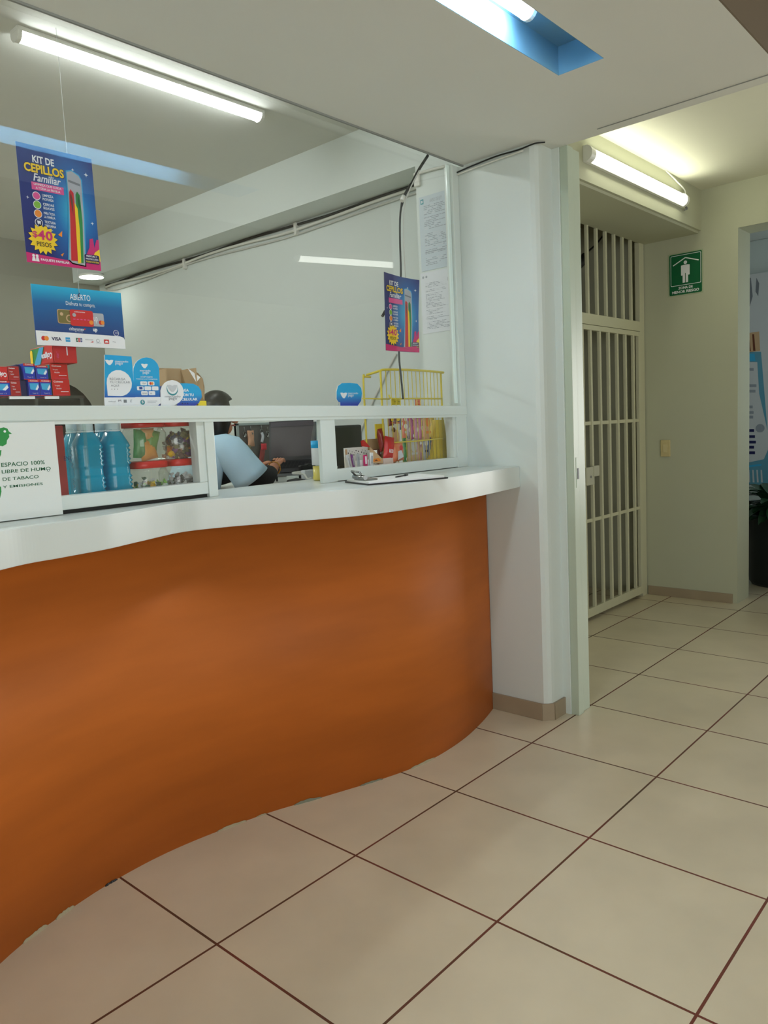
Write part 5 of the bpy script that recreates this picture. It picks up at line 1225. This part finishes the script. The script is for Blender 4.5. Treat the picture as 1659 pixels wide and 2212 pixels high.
# bracelet
b = MB(); w_ = Vector(c_(wr)).lerp(Vector(c_(pm)), .35); d_ = (Vector(c_(pm))-Vector(c_(wr))).normalized(); a_ = d_.cross(Vector((0, 0, 1))).normalized(); u_ = a_.cross(d_)
b.tube([tuple(w_+(a_*math.cos(q)+u_*math.sin(q))*(.056+.004*(i % 2))+d_*.012*math.sin(q)) for i, q in enumerate([2*math.pi*i/20 for i in range(21)])], .0065, mat('gold_chain', (176, 130, 64), .3, metal=.8), 6); b.build('bracelet', person, label='thin gold chain bracelet')
for s_ in (-1, 1):
    b = MB(); b.M = Matrix.Translation((2.30, 2.62+.18*s_, .47)); b.lathe([(0, -.03), (.16, -.03), (.15, .02), (.08, .07), (0, .08)], BLACK, 16); 
    b.build('shoe', person, deform=lambda p, s_=s_: (2.30+(p.x-2.30)*1.2, 2.62+.18*s_+(p.y-2.62-.18*s_)*.55, p.z))
# stool
t = thing('tall_stool', 'tall black stool under the person behind the counter', 'stool', (1.68, 2.62, 0))
b = MB(); b.lathe([(0, 1.04), (.33, 1.04), (.36, 1.09), (.34, 1.13), (0, 1.14)], BLACK, 26, (1.68, 2.62, 0)); b.build('seat', t)
b = MB(); b.tube([(1.68, 2.62, 1.04), (1.68, 2.62, .06)], .045, GREY, 10); b.build('post', t)
b = MB(); b.lathe([(0, 0), (.42, 0), (.42, .03), (.1, .08), (0, .08)], GREY, 26, (1.68, 2.62, 0)); b.build('base', t)
b = MB(); b.tube([(1.68+.30*math.cos(q), 2.62+.30*math.sin(q), .40) for q in [2*math.pi*i/24 for i in range(25)]], .025, GREY, 7); b.build('foot_ring', t)

# ================================================================== room beyond the corridor
XB = 11.9
B0, B1 = at(1600, 590, x=XB), at(1700, 590, x=XB)
t = thing('wall_banner', 'tall pale printed banner with blue shapes hung in the far room', 'banner', (XB, (B0.y+B1.y)/2, 1.3))
zt_, zb_ = at(1640, 590, x=XB).z, at(1640, 1050, x=XB).z
b = MB(); b.box(XB, XB+.02, B1.y, B0.y, zb_, zt_, mat('banner_vinyl', (206, 208, 208), .4))
A = Art(b, (XB, B0.y, zb_), (0, -1, 0), (0, 0, 1), B0.y-B1.y, zt_-zb_)
BNR = ink('banner_blue', (96, 156, 178))
def bu(px, py): p = at(px, py, x=XB); return ((B0.y-p.y)/(B0.y-B1.y), (p.z-zb_)/(zt_-zb_))
def bp(pts, m, k=1): A.poly([bu(*p) for p in pts][::-1], m, k)
bp([(1612, 600), (1622, 600), (1626, 640), (1618, 668), (1612, 668)], I['grey']); bp([(1634, 600), (1640, 612), (1638, 640), (1632, 630)], I['grey'])
bp([(1612, 720), (1640, 716), (1642, 758), (1612, 762)], I['tan'], 1); bp([(1612, 725), (1618, 722), (1622, 758), (1612, 760)], I['brown'], 2); bp([(1625, 722), (1629, 722), (1632, 758), (1627, 758)], I['brown'], 2)
bp([(1612, 760), (1644, 760), (1658, 930), (1640, 850), (1636, 782), (1612, 782)], BNR, 1); bp([(1612, 764), (1630, 764), (1632, 780), (1612, 780)], I['sky'], 2)
for k, (py, w_) in enumerate(((795, 10), (830, 16), (842, 14), (876, 8), (888, 10), (898, 9))): bp([(1618, py), (1618+w_, py), (1618+w_, py+6), (1618, py+6)], I['mgrey'], 2)
for k, py in enumerate((927, 940, 952, 963, 975)): bp([(1618, py), (1629+(k % 3)*2, py), (1629+(k % 3)*2, py+6), (1618, py+6)], I['navy'], 2)
A.disc(*bu(1642, 925), .10, I['mgrey'], 2)
bp([(1612, 1000), (1650, 992), (1664, 960), (1664, 1048), (1612, 1048)], BNR, 1); bp([(1612, 1006), (1645, 1002), (1645, 1006), (1612, 1010)], I['sky'], 2)
for k in range(4): bp([(1616+9*k, 1015), (1619+9*k, 1015), (1621+9*k, 1042), (1617+9*k, 1042)], I['lgrey'], 2)
b.build('printed_vinyl', t)
# planter
PX, PY = 9.86, .02
t = thing('dark_planter', 'tall black planter with a leafy plant beyond the doorway', 'plant', (PX, PY, 0))
b = MB(); b.lathe([(0, 0), (.36, 0), (.40, .05), (.44, .95), (.47, .98), (.47, 1.04), (.42, 1.04), (.40, .98), (0, .96)], mat('planter_black', (22, 28, 28), .45), 28, (PX, PY, 0)); b.build('pot', t)
LEAF = mat('dark_leaf', (34, 66, 40), .35)
b = MB(); rnd = random.Random(3)
for k in range(110):
    a = rnd.random()*6.28; el_ = rnd.uniform(-.5, 1.2); ln = rnd.uniform(.35, .72)
    d = Vector((math.cos(a)*math.cos(el_), math.sin(a)*math.cos(el_), math.sin(el_))); s0 = Vector((PX+.15*math.cos(a), PY+.15*math.sin(a), 1.0+.25*rnd.random()))
    sd = d.cross(Vector((0, 0, 1))).normalized()*.085; prev = None
    for i in range(6):
        t_ = i/5; c = s0+d*ln*t_+Vector((0, 0, -.45*ln*t_*t_)); ww = math.sin(math.pi*min(1, t_*.92+.06))**.8
        cur = (b.v(c-sd*ww), b.v(c+Vector((0, 0, -.015))), b.v(c+sd*ww))
        if prev: b.f([prev[0], prev[1], cur[1], cur[0]], LEAF, True); b.f([prev[1], prev[2], cur[2], cur[1]], LEAF, True)
        prev = cur
b.build('leaves', t, kind='stuff')
b = MB(); b.box(12.06, 12.1, -2.0, .9, 4.55, 4.62, mat('brown_rail', (140, 112, 84), .6)); b.build('curtain_rail', label='brown rail across the far wall above the banner', cat='rail')
# cable inside the store behind the gate
cable('store_cable', 'black cable bundle hanging inside the dark room behind the gate bars', [(6.55, 3.1, 5.0), (6.9, 3.1, 4.75), (7.2, 3.1, 4.9), (7.6, 3.1, 5.15), (8.1, 3.1, 5.4)], .022, CBLK)
P0 = at(1257, 556, y=1.7)
b = MB(); b.tube([(P0.x-.1, 1.7, P0.z-.12), (P0.x+.03, 1.7, P0.z-.03), (P0.x+.10, 1.72, P0.z+.05)], [.05, .06, .03], CBLK, 8); b.build('black_bracket', label='black bracket arm just inside the gate transom at left', cat='bracket')
cable('bracket_wire', 'thin dark wire rising from the black bracket behind the bars', [(P0.x+.10, 1.72, P0.z+.05), at(1285, 530, y=1.75), at(1304, 508, y=1.8)], .012, CBLK)
